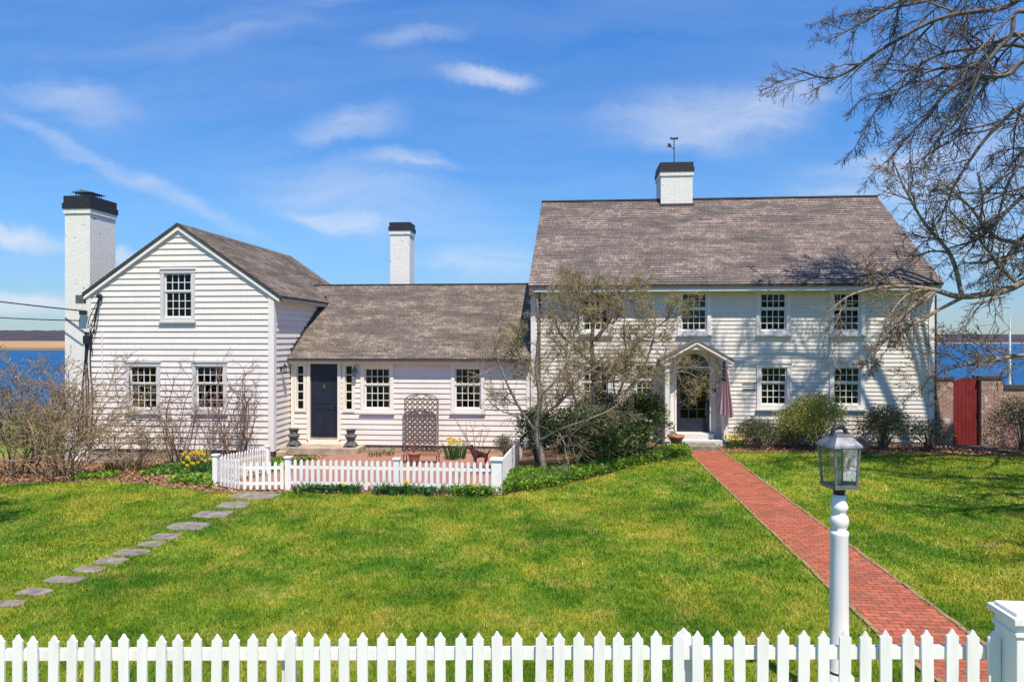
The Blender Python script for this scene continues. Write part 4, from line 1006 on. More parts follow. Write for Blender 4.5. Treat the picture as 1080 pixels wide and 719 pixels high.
# big bare tree to the right of the frame
rg1 = np.random.RandomState(11)
cfgA = dict(n=[12,9,8], ratio=[.50,.50,.60], segs=[8,7,5,4], wig=[.10,.12,.15,.17], trop=[(0,0,-.02),(-.03,0,-.08),(-.02,0,-.10),(0,0,.02)], ang=[(25,60),(28,62),(25,60)], sides=[7,5,3,3], rmin=.0056, t0=.12)
T1 = thing('bare_tree', (15.6,15.2,0), 'large bare grey tree beyond the right edge whose limbs reach over the main roof', 'tree')
tr_ = Tubes(); trunk = catmull([(15.8,15.2,-.3),(15.6,15.3,2.5),(15.3,15.5,5.5),(14.8,15.8,8.5),(14.2,16.2,11.5)]); tr_.add(trunk, np.linspace(.48,.26,len(trunk)), 12)
tr_.build('trunk', M['bark'], T1)
limb = Tubes(); tw = Tubes(); TL = [limb, limb, tw, tw]
YA = 17.6
limbs = [([trunk[20], ip(1120,-6,17.2), ip(1060,8,17.4), ip(990,20,17.6), ip(930,52,17.9), ip(880,82,18.1), ip(835,72,18.3)], .11),
         ([trunk[20], ip(1130,-60,16.5), ip(1050,-45,16.6), ip(985,-20,17.0), ip(925,15,17.4), ip(880,40,17.6)], .10),
         ([trunk[17], ip(1110,72,17.6), ip(1060,80,17.9), ip(1010,88,18.1), ip(975,125,18.4), ip(940,165,18.5)], .11),
         ([trunk[16], ip(1130,100,16.8), ip(1085,108,17.0), ip(1045,140,17.2), ip(1010,190,17.4), ip(990,235,17.5)], .105),
         ([trunk[15], ip(1150,150,16), ip(1100,150,16.2), ip(1065,190,16.4), ip(1050,240,16.5)], .09),
         ([trunk[22], ip(1100,40,18.4), ip(1040,50,18.9), ip(985,60,19.3), ip(930,100,19.6)], .11),
         ([trunk[14], ip(1160,190,17), ip(1110,185,17.2), ip(1070,215,17.4), ip(1035,250,17.5), ip(1000,262,17.6)], .11),
         ([trunk[13], ip(1150,235,18), ip(1105,230,18), ip(1075,255,18.1), ip(1050,285,18.2)], .09),
         ([trunk[18], ip(1100,20,16.4), ip(1065,40,16.5), ip(1035,75,16.6), ip(1015,120,16.7), ip(985,150,16.8)], .09),
         ([trunk[20], ip(1085,50,18.8), ip(1035,70,19), ip(980,75,19.2), ip(930,110,19.3), ip(905,150,19.3)], .09),
         ([trunk[22], ip(1110,-40,17.8), ip(1020,-10,18), ip(960,5,18.3), ip(900,15,18.5)], .10),
         # limbs out of the frame that throw the shadows on lawn and wall
         ([trunk[14], (14,13.2,7), (12.6,11.4,7.9), (11.2,10.0,8.2), (9.9,9.4,8.4)], .17),
         ([trunk[16], (14.6,13.4,9), (13.3,12.2,10), (11.8,11.6,10.6), (10.6,11.8,10.9)], .15),
         ([trunk[10], (13.6,13.6,4.9), (12.0,12.7,5.5), (10.6,12.2,5.9), (9.7,12.2,6.0)], .13),
         ([trunk[11], (14.6,12.4,5.2), (13,10.6,5.8), (11.0,9.2,6.0), (9.4,8.4,5.9), (8.0,8.0,5.8)], .15),
         ([trunk[13], (14.6,14.2,6.0), (13.2,13.4,6.8), (11.6,13.2,7.3), (10.4,13.4,7.6), (9.6,13.8,7.7)], .14),
         ([trunk[8], (14,12.8,4.0), (12.4,11.6,4.6), (11.2,11.2,4.9), (10.1,11.3,5.0)], .12),
         ([trunk[14], (14.4,13.0,7), (13,11.8,8), (11.6,11.6,8.6), (10.4,12.4,8.9)], .16),
         ([trunk[12], (13.4,13.2,5.8), (11.6,11.5,6.5), (9.8,10.6,6.8), (8.3,10.1,6.6)], .15)]
for k,(P,r0) in enumerate(limbs):
    c_ = catmull(P, 6); rad = np.linspace(r0*(.78 if k < 11 else 1), .018, len(c_)); limb.add(c_, rad, 8)
    Lt = np.linalg.norm(np.diff(c_,axis=0),axis=1).sum()
    spawn(TL, c_, rad, min(Lt,6)*.58, 0, cfgA, rg1, .28)
limb.build('limb', M['bark'], T1); tw.build('crown', M['twig'], T1)

# lower tree behind, its pale limb crossing the end of the main roof
T2 = thing('bare_tree', (14.4,18.6,0), 'smaller bare tree whose low limb crosses the right end of the roof', 'tree')
tr_ = Tubes(); trunk2 = catmull([(14.6,18.2,-.3),(14.4,18.2,1.5),(14.0,18.2,3.4),(13.6,18.1,5.0)]); tr_.add(trunk2, np.linspace(.26,.16,len(trunk2)), 10); tr_.build('trunk', M['bark'], T2)
limb = Tubes(); tw = Tubes(); TL = [limb, limb, tw, tw]
cfgB = dict(n=[12,9,8], ratio=[.48,.48,.55], segs=[8,7,5,4], wig=[.12,.13,.16,.18], trop=[(0,0,0),(0,0,.03),(0,0,.0),(0,0,.03)], ang=[(25,60),(30,65),(25,60)], sides=[6,4,3,3], rmin=.0065, t0=.15)
for P,r0 in (([trunk2[16], ip(1110,292,17.8), ip(1060,306,17.6), ip(1015,313,17.5), ip(985,306,17.4), ip(945,302,17.3), ip(900,310,17.2), ip(872,330,17.1)], .115),
             ([ip(985,306,17.4), ip(955,330,17.2), ip(930,362,17.0), ip(915,385,16.9)], .045),
             ([ip(1015,313,17.5), ip(1003,270,17.6), ip(975,235,17.7), ip(955,200,17.8), ip(940,165,17.9)], .06),
             ([trunk2[20], ip(1090,262,17.3), ip(1050,250,17.2), ip(1020,215,17.1), ip(990,190,17.0)], .07),
             ([trunk2[12], ip(1100,375,18.2), ip(1050,378,18.0), ip(1005,388,17.9), ip(975,400,17.8)], .05),
             ([trunk2[22], (13.2,17.0,5.8), (12.6,15.8,6.2), (11.6,14.6,6.3)], .08)):
    c_ = catmull(P, 6); rad = np.linspace(r0, .016, len(c_)); limb.add(c_, rad, 7)
    Lt = np.linalg.norm(np.diff(c_,axis=0),axis=1).sum(); spawn(TL, c_, rad, Lt*.6, 0, cfgB, rg1, .2)
limb.build('limb', M['barkpale'], T2); tw.build('crown', M['twigbrown'], T2)

# tree beyond the left edge (only its tips show, its shadow lies on the lawn)
T3 = thing('bare_tree', (-13.2,9.0,0), 'bare tree beyond the left edge, only twig tips showing in the sky', 'tree')
tr_ = Tubes(); trunk3 = catmull([(-12.6,8.2,-.3),(-12.4,8.3,2.5),(-12.0,8.4,5.5),(-11.8,8.5,8)]); tr_.add(trunk3, np.linspace(.22,.1,len(trunk3)), 10); tr_.build('trunk', M['bark'], T3)
limb = Tubes(); tw = Tubes(); TL = [limb, limb, tw, tw]
for P,r0 in (([trunk3[10], (-11.3,9.0,4.4), (-10.3,9.2,4.8), (-9.5,9.2,5.0), (-9.2,9.2,5.1)], .09), ([trunk3[18], (-11,8.9,6.7), (-10.2,9.2,6.7), (-9.6,9.3,6.6)], .05), ([trunk3[12], (-11.0,8,5.4),(-10.3,8,5.8),(-9.7,8.1,6)], .06), ([trunk3[14], (-12.6,9.6,6),(-13,10.6,6.6)], .06), ([trunk3[9], (-11.4,8.6,3.9),(-10.6,8.7,4.1),(-9.9,8.7,4.2)], .06), ([trunk3[12], (-11.6,9.4,4.9),(-10.9,9.9,5.2),(-10.2,10.1,5.3)], .05)):
    c_ = catmull(P, 6); rad = np.linspace(r0, .016, len(c_)); limb.add(c_, rad, 7)
    Lt = np.linalg.norm(np.diff(c_,axis=0),axis=1).sum(); spawn(TL, c_, rad, Lt*.5, 0, cfgB, rg1, .3)
limb.build('limb', M['bark'], T3); tw.build('crown', M['twig'], T3)

# crabapples in front of the main section
def smalltree(name, base, label, stems, cfg, seed, nb, mats=('barkpale','twigbrown'), bsize=.035):
    rgx = np.random.RandomState(seed); root = thing(name, base, label, 'tree')
    trk = Tubes(); limb = Tubes(); tw = Tubes(); TL = [limb, limb, tw, tw]
    for k,(P,r0,r1) in enumerate(stems):
        c_ = catmull(P, 6); rad = np.linspace(r0, r1, len(c_)); (trk if k == 0 else limb).add(c_, rad, 8)
        Lt = np.linalg.norm(np.diff(c_,axis=0),axis=1).sum(); spawn(TL, c_, rad, min(Lt,2.4)*.72, 0, cfg, rgx, .33 if k == 0 else .15)
    trk.build('trunk', M[mats[0]], root); 
    limb.build('limb', M[mats[0]], root); tw.build('crown', M[mats[1]], root)
    v, f = leaves(tw.tips, nb, bsize, rgx, .035, .7, 1); npmesh('bud_leaf', v, [f], M['bud'], root)
cfgC = dict(n=[11,9,8], ratio=[.62,.58,.6], segs=[8,7,5,3], wig=[.17,.18,.2,.2], trop=[(0,0,.02),(0,0,.02),(0,0,.03),(0,0,.05)], ang=[(35,75),(35,75),(30,70)], sides=[6,4,3,3], rmin=.0045, t0=.1)
YC = 16.85
smalltree('crabapple_tree', (-.6,YC,0), 'pale-barked leaning tree with budding twigs at the courtyard corner', [
    ([ip(575,500,YC), ip(571,480,YC), ip(566,455,YC), ip(570,425,YC), ip(566,390,YC), ip(568,350,YC-.1), ip(566,315,YC-.2)], .10, .02),
    ([ip(567,458,YC), ip(548,430,YC-.2), ip(533,400,YC-.4), ip(522,365,YC-.5), ip(530,335,YC-.5)], .042, .012),
    ([ip(568,465,YC), ip(592,452,YC-.3), ip(618,443,YC-.6), ip(650,428,YC-.8), ip(672,400,YC-.9)], .036, .01),
    ([ip(568,420,YC), ip(590,395,YC+.2), ip(604,360,YC+.4), ip(612,325,YC+.5), ip(607,300,YC+.5)], .036, .01),
    ([ip(566,400,YC), ip(548,375,YC+.3), ip(540,350,YC+.4)], .04, .012),
    ([ip(567,440,YC), ip(590,425,YC-.4), ip(610,400,YC-.7), ip(640,380,YC-.9)], .04, .012)], cfgC, 21, 12000, bsize=.022)
YD = 19.2
smalltree('crabapple_tree', (.7,YD,0), 'gnarled darker tree with olive spring buds growing close to the wall of the main section', [
    ([ip(627,478,YD), ip(625,440,YD), ip(627,400,YD), ip(624,360,YD), ip(628,325,YD), ip(622,300,YD)], .115, .02),
    ([ip(626,420,YD), ip(640,400,YD-.3), ip(655,375,YD-.5), ip(668,366,YD-.55), ip(669,358,YD-.6)], .06, .045),
    ([ip(625,385,YD), ip(606,365,YD-.2), ip(590,350,YD-.3), ip(583,325,YD-.4)], .06, .015),
    ([ip(627,360,YD), ip(645,335,YD), ip(660,310,YD+.1), ip(668,292,YD+.2)], .06, .015),
    ([ip(655,375,YD-.5), ip(685,350,YD-.6), ip(705,335,YD-.6), ip(712,318,YD-.6)], .032, .01),
    ([ip(626,450,YD), ip(606,420,YD-.4), ip(597,385,YD-.5), ip(600,345,YD-.5), ip(596,310,YD-.5)], .045, .012),
    ([ip(627,450,YD), ip(650,420,YD-.3), ip(661,385,YD-.4), ip(658,345,YD-.4), ip(664,312,YD-.4)], .045, .012),
    ([ip(655,420,YD-.3), ip(680,385,YD-.5), ip(690,350,YD-.6), ip(688,320,YD-.6)], .035, .010),
    ([ip(625,340,YD), ip(610,310,YD-.2), ip(600,288,YD-.2)], .05, .014),
    ([ip(626,405,YD), ip(660,400,YD-.8), ip(690,395,YD-1.1), ip(722,392,YD-1.3), ip(738,400,YD-1.3)], .028, .008)], cfgC, 33, 36000, ('twigbrown','twigbrown'), bsize=.024)

# bare multi-stem shrubs
def bareshrub(name, base, label, r, h, nst, seed, mat, cfg, group=None, flower=0, cat='shrub'):
    rgx = np.random.RandomState(seed); root = thing(name, base, label, cat, group); st_ = Tubes(); tw = Tubes(); TL = [st_, tw, tw, tw]
    for k in range(nst):
        a = rgx.rand()*6.28; q = rgx.rand()**.6; b = np.array(base)+np.array([math.cos(a)*.25*r*q, math.sin(a)*.2*r*q, -.05])
        d = np.array([math.cos(a)*r*q, math.sin(a)*r*q*.8, h*rgx.uniform(.6,1)]); grow(TL, b, d, np.linalg.norm(d)*rgx.uniform(.85,1.1), .022 if h > 1.5 else .014, 0, cfg, rgx)
    st_.build('stem', M[mat], root); tw.build('twig', M[mat], root)
    if flower:
        v, f = leaves(tw.tips, flower, .035, rgx, .02, .8, 1); npmesh('bud', v, [f], M['pinkfl'], root)
cfgS = dict(n=[7,6], ratio=[.42,.45], segs=[8,6,4], wig=[.13,.2,.22], trop=[(0,0,.0),(0,0,.05),(0,0,.05)], ang=[(20,60),(25,60)], sides=[5,3,3], rmin=.0055, t0=.2)
cfgS2 = dict(cfgS); cfgS2['n'] = [12,9]; cfgS2['rmin'] = .0065; cfgS2['wig'] = [.16,.24,.25]
bareshrub('bare_shrub', (-12.9,16.3,gz(-12.9,16.3)), 'largest bare tan shrub at the left edge with tangled arching twigs', 2.5, 2.9, 27, 5, 'twigtan', cfgS2, flower=2600)
bareshrub('bare_shrub', (-14.8,17.2,gz(-14.8,17.2)), 'bare grey-brown shrub cut by the left edge behind the largest tan shrub', 1.8, 3.1, 16, 6, 'twigbrown', cfgS2, flower=900)
bareshrub('bare_shrub', (-12.4,18.6,gz(-12.4,18.6)), 'thin bare shrub against the tall chimney base', 1.1, 1.5, 14, 8, 'twigtan', cfgS, flower=500)
bareshrub('bare_shrub', (X(188,19.9),19.9,gz(-11,19.9)), 'bare reddish rose shrub between the two lower windows of the gable', 1.25, 3.0, 10, 15, 'twigred', cfgS)
bareshrub('bare_shrub', (X(222,19.7),19.7,gz(-10.5,19.7)), 'low bare rose shrub under the right lower window of the gable', 1.0, 2.1, 6, 19, 'twigred', cfgS)
bareshrub('bare_shrub', (X(254,19.8),19.8,gz(-9.8,19.8)), 'bare reddish rose shrub at the gable corner behind the picket fence', 1.25, 3.1, 11, 17, 'twigred', cfgS)
bareshrub('bare_shrub', (X(502,21.4),21.4,gz(-3,21.4)), 'few thin upright bare stems under the right window of the low wing', .5, 1.5, 6, 23, 'twigbrown', dict(cfgS, n=[3,2]))

# leafy shrubs
def bush(name, x, y, w, h, label, mat, n, size, seed, group=None, cat='shrub', lumps=8, aspect=.45, twigs=10, low=.0):
    rgx = np.random.RandomState(seed); z0 = gz(x,y); root = thing(name, (x,y,z0), label, cat, group)
    # clumps of foliage on short stems
    cl = []; st_ = Tubes()
    for k in range(lumps*5):
        a = rgx.rand()*6.28; el = rgx.uniform(-.1,1)**1.0*1.35; rr = rgx.uniform(.55,.92)
        c_ = np.array([math.cos(a)*math.cos(el)*w/2*rr, math.sin(a)*math.cos(el)*w/2*rr*.9, h*(.42+.5*math.sin(el)*rr)])
        if c_[2] < low: c_[2] = low+rgx.rand()*.2
        cl.append(c_); mid = c_*np.array([.35,.35,.55])
        st_.add(np.array([[c_[0]*.1,c_[1]*.1,0], mid, c_])+np.array([x,y,z0]), [.018,.012,.005], 4)
    cl = np.array(cl); idx = rgx.randint(0,len(cl),n); cr = w*.20
    off = rgx.normal(0,1,(n,3)); off /= np.linalg.norm(off,axis=1)[:,None]; off *= (cr*rgx.uniform(.35,1.1,n)**.6)[:,None]; off[:,2] *= .8
    c_ = cl[idx]+off; c_[:,2] = np.abs(c_[:,2])
    d = off/np.linalg.norm(off,axis=1)[:,None]+rgx.normal(0,.5,(n,3))+np.array([0,0,.25]); d /= np.linalg.norm(d,axis=1)[:,None]
    s_ = np.cross(d, rgx.normal(0,1,(n,3))); s_ /= np.linalg.norm(s_,axis=1)[:,None]
    L_ = (size*rgx.uniform(.6,1.25,n))[:,None]; wd = L_*aspect*.5
    v = np.stack([c_, c_+d*L_*.5+s_*wd, c_+d*L_, c_+d*L_*.5-s_*wd],1).reshape(-1,3)+np.array([x,y,z0])
    npmesh('foliage', v, [(np.arange(n)*4)[:,None]+np.arange(4)[None]], mat, root)
    st_.build('stem', M['twigbrown'], root)
gb = 'shrubs along the front of the main section'
bush('holly_shrub', 5.6,20.8,1.4,.92,'low round dark shrub just right of the flag',M['holly'],7000,.055,41,gb)
bush('pieris_shrub', 7.25,20.7,2.15,1.65,'tallest yellow-green shrub under the windows behind the lantern',M['pieris'],13000,.06,42,gb,lumps=10,low=.55)
bush('holly_shrub', 6.6,20.9,1.1,.7,'low dark shrub tucked under the left of the tall yellow-green shrub',M['holly'],3200,.05,47,gb)
bush('holly_shrub', 9.15,20.8,1.75,1.3,'broad dark grey-green shrub near the right house corner',M['holly'],9500,.055,43,gb)
bush('holly_shrub', 10.4,20.75,1.15,1.0,'small sparse dark shrub right at the house corner',M['holly'],3200,.05,44,gb)
bush('holly_shrub', 13.0,20.8,1.8,1.7,'rounded olive shrub in front of the brick wall at the right edge',M['holly'],7500,.055,45,gb)
gr_ = 'rhododendrons left of the entrance'
bush('rhododendron', .45,17.9,2.3,1.6,'largest glossy dark rhododendron behind the leaning pale tree',M['rhodo'],11000,.10,51,gr_,aspect=.36)
bush('rhododendron', 1.5,18.4,1.7,1.25,'low dark rhododendron between the largest one and the porch rhododendron',M['rhodo'],7000,.10,52,gr_,aspect=.36)
bush('rhododendron', 2.1,19.5,1.5,1.9,'upright dark rhododendron beside the left porch panel',M['rhodo'],7500,.10,53,gr_,aspect=.36)
bush('rhododendron', .9,20.0,1.9,1.9,'brownish rhododendron against the wall behind the gnarled tree',M['holly'],8000,.08,54,gr_,aspect=.36)
bush('rhododendron', -.85,18.6,1.15,1.75,'tall dark evergreen shrub beside the courtyard fence',M['rhodo'],4200,.09,55,gr_,aspect=.4)
bush('evergreen_shrub', -1.9,20.4,.8,.75,'small green shrub inside the right courtyard corner',M['holly'],1800,.05,56,None)

# ground cover bed (pachysandra) and mulch chips, stuff
rgq = np.random.RandomState(77)
def scatter_region(n, x0, x1, y0, y1, test):
    x = rgq.uniform(x0,x1,n); y = rgq.uniform(y0,y1,n); k = test(x,y); return x[k], y[k]
def covertest(x,y):
    e = edge(x)+wob(x); back = np.interp(x, [-2.0,-1.3,-.4,.5,1.5,2.6,3.4], [14.3,17,17.4,17.6,18.6,19.9,20.6])
    return (y > e+.02)&(y < back)&~((x < -1.38)&(y > 14.3))
x, y = scatter_region(90000, -2.4, 3.4, 13.8, 20.6, covertest)
def tuftleaf(x, y, per, size, hgt, rg):
    x = np.repeat(x, per); y = np.repeat(y, per); n = len(x); z = g(x,y)+rg.uniform(.02,hgt,n)
    c_ = np.stack([x+rg.normal(0,.03,n), y+rg.normal(0,.03,n), z],1); d = rg.normal(0,1,(n,3)); d[:,2] = np.abs(d[:,2])*.5+.15; d /= np.linalg.norm(d,axis=1)[:,None]
    s_ = np.cross(d, rg.normal(0,1,(n,3))); s_ /= np.linalg.norm(s_,axis=1)[:,None]; L_ = (size*rg.uniform(.6,1.3,n))[:,None]; w = L_*.28
    return np.stack([c_, c_+d*L_*.5+s_*w, c_+d*L_, c_+d*L_*.5-s_*w],1).reshape(-1,3), (np.arange(n)*4)[:,None]+np.arange(4)[None]
x, y = x[:34000], y[:34000]
v, f = tuftleaf(x, y, 2, .065, .2, rgq)
tag(npmesh('ground_cover', v, [f], M['cover']), 'bright green ground cover carpeting the curved bed by the fence and porch', 'ground cover', kind='stuff')
x, y = scatter_region(60000, -18, 14, 13.8, 21.6, lambda x,y: (y > edge(x)+wob(x)+.02)&((x < -7.7)|(x > 4.5)|((y < 14.35)&(x < -2)))&~((x>-1)&(x<3.4)))
v, f = tuftleaf(x[:26000], y[:26000], 1, .07, .02, rgq); tag(npmesh('bark_chips', v, [f], M['chip']), 'brown bark chips strewn over the planting beds', 'mulch', kind='stuff')
# sparse spring weeds in the left bed
def weedtest(x,y): return (y > edge(x)+.3)&(y < 20.3)&(np.sin(x*2.1+1)*np.sin(y*1.7+.5)+.25*np.sin(x*7) > .12)
x, y = scatter_region(16000, -11.8, -7.8, 14, 20.3, weedtest)
v, f = tuftleaf(x, y, 1, .10, .13, rgq); tag(npmesh('bed_greenery', v, [f], M['cover']), 'patchy low green foliage in the left planting bed', 'ground cover', kind='stuff')
x, y = scatter_region(9000, -6.0, -1.7, 13.9, 14.38, lambda x,y: (y > edge(x)+wob(x)+.03)&(np.sin(x*3.3)+.5*np.sin(x*8+1) > -.1))
v, f = tuftleaf(x, y, 1, .08, .12, rgq); tag(npmesh('bed_greenery', v, [f], M['blade']), 'low green sprouts along the foot of the courtyard fence', 'ground cover', kind='stuff')

# daffodil clumps
def clump(name, x, y, h, nb, nf, label, seed, group, w=.22, cat='flowers', fl='yellow', fsize=.05):
    rgx = np.random.RandomState(seed); z0 = gz(x,y); root = thing(name, (x,y,z0), label, cat, group)
    V = []; F = []; k = 0
    for i in range(nb):
        a = rgx.rand()*6.28; q = rgx.rand()**.5*w; b = np.array([x+math.cos(a)*q, y+math.sin(a)*q, z0]); lean = np.array([math.cos(a)*.25, math.sin(a)*.25, 1])
        L_ = h*rgx.uniform(.7,1.1); sd = np.array([-math.sin(a+1), math.cos(a+1), 0])*.012
        m1 = b+lean*L_*.55; tp = b+lean*L_+np.array([math.cos(a)*.1,math.sin(a)*.1,-.04])*rgx.rand()
        V += [b-sd, b+sd, m1+sd, m1-sd, tp]; F.append((k,k+1,k+2,k+3)); k += 5
    o = MB(); o.v = [tuple(q) for q in V]
    for (a,b,c_,d) in F: o.f.append((a,b,c_,d)); o.f.append((d,c_,a+4)); o.uv += [None,None]
    o.build('leaf_blades', M['blade'], root)
    if nf:
        fm = MB()
        for i in range(nf):
            a = rgx.rand()*6.28; q = rgx.rand()**.5*w*1.1; c_ = Vector((x+math.cos(a)*q, y+math.sin(a)*q, z0+h*rgx.uniform(.8,1.12))); nd = Vector((rgx.normal(0,.5),-1,rgx.uniform(0,.5))).normalized()
            ax = nd.cross(Vector((0,0,1))).normalized(); ay = nd.cross(ax)
            for j in range(6):
                t_ = j*math.pi/3; e1 = ax*math.cos(t_)+ay*math.sin(t_); e2 = ax*math.cos(t_+.5)+ay*math.sin(t_+.5); e0 = ax*math.cos(t_-.5)+ay*math.sin(t_-.5)
                fm.quad(c_, c_+e0*fsize*.6, c_+e1*fsize, c_+e2*fsize*.6)
            fm.tube([c_, c_+nd*fsize*.5], [fsize*.25, fsize*.35], 6)
        fm.build('blossoms', M[fl], root)
gd = 'daffodil clumps'
clump('daffodil_clump', X(207,17.6),17.6,.52,120,16,'tallest daffodil clump with yellow blossoms left of the fence corner post',1,gd,.34,fsize=.065)
clump('daffodil_clump', X(216,16.4),16.4,.42,90,7,'daffodil clump nearest the left fence corner with few blossoms',2,gd,.28)
clump('daffodil_clump', X(196,16.6),16.6,.34,80,5,'low daffodil clump in the middle of the left bed',4,gd,.3)
clump('daffodil_clump', X(130,18.9),18.9,.36,130,2,'wide green daffodil clump under the left lower window with hardly a blossom',3,gd,.5)
clump('daffodil_clump', X(168,17.2),17.2,.28,90,0,'low green bulb clump without blossoms in the left bed',9,gd,.4)
for k,(xx,nf,wd) in enumerate(((322,0,.25),(372,1,.2),(400,0,.16),(420,0,.22),(434,4,.16),(466,0,.2),(492,2,.2))):
    clump('daffodil_clump', X(xx,14.15),14.15,.27,46,nf,['green bulb clump in front of the fence just right of the gate','bulb clump with one yellow blossom in front of the fence left of centre','narrow green bulb clump between the single-blossom clump and the fence middle post','green bulb clump at the middle post of the courtyard fence','daffodil clump with four blossoms just right of the middle fence post','green bulb clump in front of the fence below the yellow bush','bulb clump with two blossoms next to the fence corner post'][k],60+k,'bulb clumps along the courtyard fence',wd)
clump('yellow_flower_bush', X(480,20.4),20.4,.55,120,26,'yellow flowering clump inside the courtyard beside the iron dog',71,None,.30,'flowers',fsize=.05)
clump('yellow_flower_bush', 4.95,20.9,.34,90,20,'yellow flowering clump at the foot of the right porch panel',72,None,.3,'flowers')
clump('yellow_flower_bush', X(402,20.9),20.9,.2,70,8,'low straw-coloured clump by the wing wall right of the stoop',73,None,.4,'flowers',fl='pinkfl')

# ------------------------------------------------------------------ courtyard objects
tx0, tx1, ty = X(427,21.6), X(462,21.6), 21.6; tz0 = gz(-4.5,21.7)+.05; tz1 = Z(445,421,21.6)
tl = thing('trellis', ((tx0+tx1)/2,ty,tz0), 'weathered brown lattice trellis with arched scroll top leaning on the wing wall', 'trellis')
m = MB(); Wd = tx1-tx0; H_ = tz1-tz0; n = 22
m2 = MB(); m2.bar((tx0,ty,tz0),(tx0,ty,tz1),.03); m2.bar((tx1,ty,tz0),(tx1,ty,tz1),.03); m2.bar((tx0,ty,tz1),(tx1,ty,tz1),.03); m2.bar((tx0,ty,tz0+.25),(tx1,ty,tz0+.25),.03); m2.build('frame', M['lattice'], tl)
stp = .165
for sgn in (1,-1):
    c_ = -H_
    while c_ < Wd+H_:
        # line x = c + sgn*z  clipped to the rectangle
        pts = []
        for zz in (.25, H_):
            pts.append((c_+ (zz if sgn > 0 else -zz)+(0 if sgn > 0 else H_), zz))
        (xa,za),(xb,zb_) = pts
        def clipx(xa,za,xb,zb_):
            out = []
            ta, tb = 0., 1.
            dx = xb-xa
            for lim, s_ in ((0,1),(Wd,-1)):
                fa = s_*(xa-lim); fb = s_*(xb-lim)
                if fa < 0 and fb < 0: return None
                if fa < 0: ta = max(ta, -fa/(fb-fa))
                if fb < 0: tb = min(tb, fa/(fa-fb))
            return None if ta >= tb else (xa+dx*ta, za+(zb_-za)*ta, xa+dx*tb, za+(zb_-za)*tb)
        q = clipx(xa,za,xb,zb_)
        if q: m.bar((tx0+q[0],ty+.012*sgn,tz0+q[1]),(tx0+q[2],ty+.012*sgn,tz0+q[3]),.03,.012,up=(0,1,0))
        c_ += stp
m.build('lattice_panel', M['lattice'], tl)
m = MB(); 
for (cx_, r_1) in ((-.2,.12),(.2,.12),(0,.2)): m.tube([((tx0+tx1)/2+cx_+r_1*1.4*math.cos(t),ty,tz1+r_1*.8*math.sin(t)) for t in np.linspace(0,math.pi,11)],.014,6)
m.tube([((tx0+tx1)/2+.5*math.cos(t),ty,tz1+.17*math.sin(t)) for t in np.linspace(.1,math.pi-.1,15)],.016,6)
m.build('scroll_top', M['lattice'], tl)

bx, by = X(445,19.6), 19.6; bz0 = gz(bx,by)
bn = thing('garden_bench', (bx,by,bz0), 'small rusty iron bench with curved arms in front of the trellis', 'bench')
m = MB(); m.tube([(bx-.55,by+.2,bz0+.62),(bx-.45,by+.2,bz0+.74),(bx,by+.22,bz0+.77),(bx+.4,by+.2,bz0+.73),(bx+.55,by+.18,bz0+.55),(bx+.48,by+.1,bz0+.45)],.02,8)
for k in range(9):
    q = -.45+k*.11; m.bar((bx+q,by+.2,bz0+.42),(bx+q,by+.21,bz0+.75),.012)
m.build('backrest', M['rust'], bn)
m = MB()
for k in range(5): m.box(bx-.55,bx+.52,by-.2+k*.085,by-.14+k*.085,bz0+.40,bz0+.425)
m.build('seat', M['rustlight'], bn)
lg0 = None
for sx_ in (-.5,.47):
    for sy_ in (-.17,.17):
        m = MB(); m.tube([(0,0,0),(0,.01,.2),(0,0,.4)],[.02,.014,.02],6)
        if lg0 is None: lg0 = m.build('leg', M['rust'], bn, loc='local'); lg0.location = (sx_,sy_,0)
        else: copy_part(lg0, bn, (sx_,sy_,0))
bn.scale = (1,1,.62)
m = MB(); px_, py_ = X(437,19.0), 19.0; pz_ = gz(px_,py_); m.lathe([(.12,0),(.19,.28),(.22,.42),(.25,.44),(.25,.5),(.2,.5),(.19,.42)],(px_,py_,pz_),20)
tp = thing('tan_planter', (px_,py_,pz_), 'round tan clay pot standing in front of the rusty bench', 'pot'); m.build('pot', M['terra'], tp, smooth=True)
m = MB(); rgz = np.random.RandomState(5)
Tb = Tubes()
for k in range(16): grow([Tb], (px_,py_,pz_+.45), (rgz.normal(0,.5),rgz.normal(0,.4),1), .55, .008, 1, dict(cfgS, n=[3]), rgz) if False else Tb.add(np.array([[px_,py_,pz_+.45],[px_+rgz.normal(0,.12),py_+rgz.normal(0,.1),pz_+.8],[px_+rgz.normal(0,.3),py_+rgz.normal(0,.2),pz_+1.05]]),[.009,.006,.003],4)
Tb.build('dry_stems', M['rustlight'], tp); tp.scale = (.78,.78,.8)

# iron dog: one continuous skinned body, standing, facing left
def skin(name, pts, edges, radii, mat, parent, root=0, sub=2):
    me = bpy.data.meshes.new(name); me.from_pydata(pts, edges, []); o = bpy.data.objects.new(name, me); COL.objects.link(o)
    o.parent = parent; me.materials.append(mat)
    sk = o.modifiers.new('skin','SKIN'); 
    l = me.skin_vertices[0].data if me.skin_vertices else None
    if l is None:
        bpy.context.view_layer.objects.active = o; me.attributes
    for i, r in enumerate(radii):
        me.skin_vertices[0].data[i].radius = (r if isinstance(r, tuple) else (r, r))
    me.skin_vertices[0].data[root].use_root = True
    sb = o.modifiers.new('sub','SUBSURF'); sb.levels = sub; sb.render_levels = sub
    return o
dx_, dy_ = X(506,18.4), 18.4; dz_ = gz(dx_,dy_)
dog = thing('dog_statue', (dx_,dy_,dz_), 'dark rusted iron dog statue looking left over the courtyard fence', 'statue')
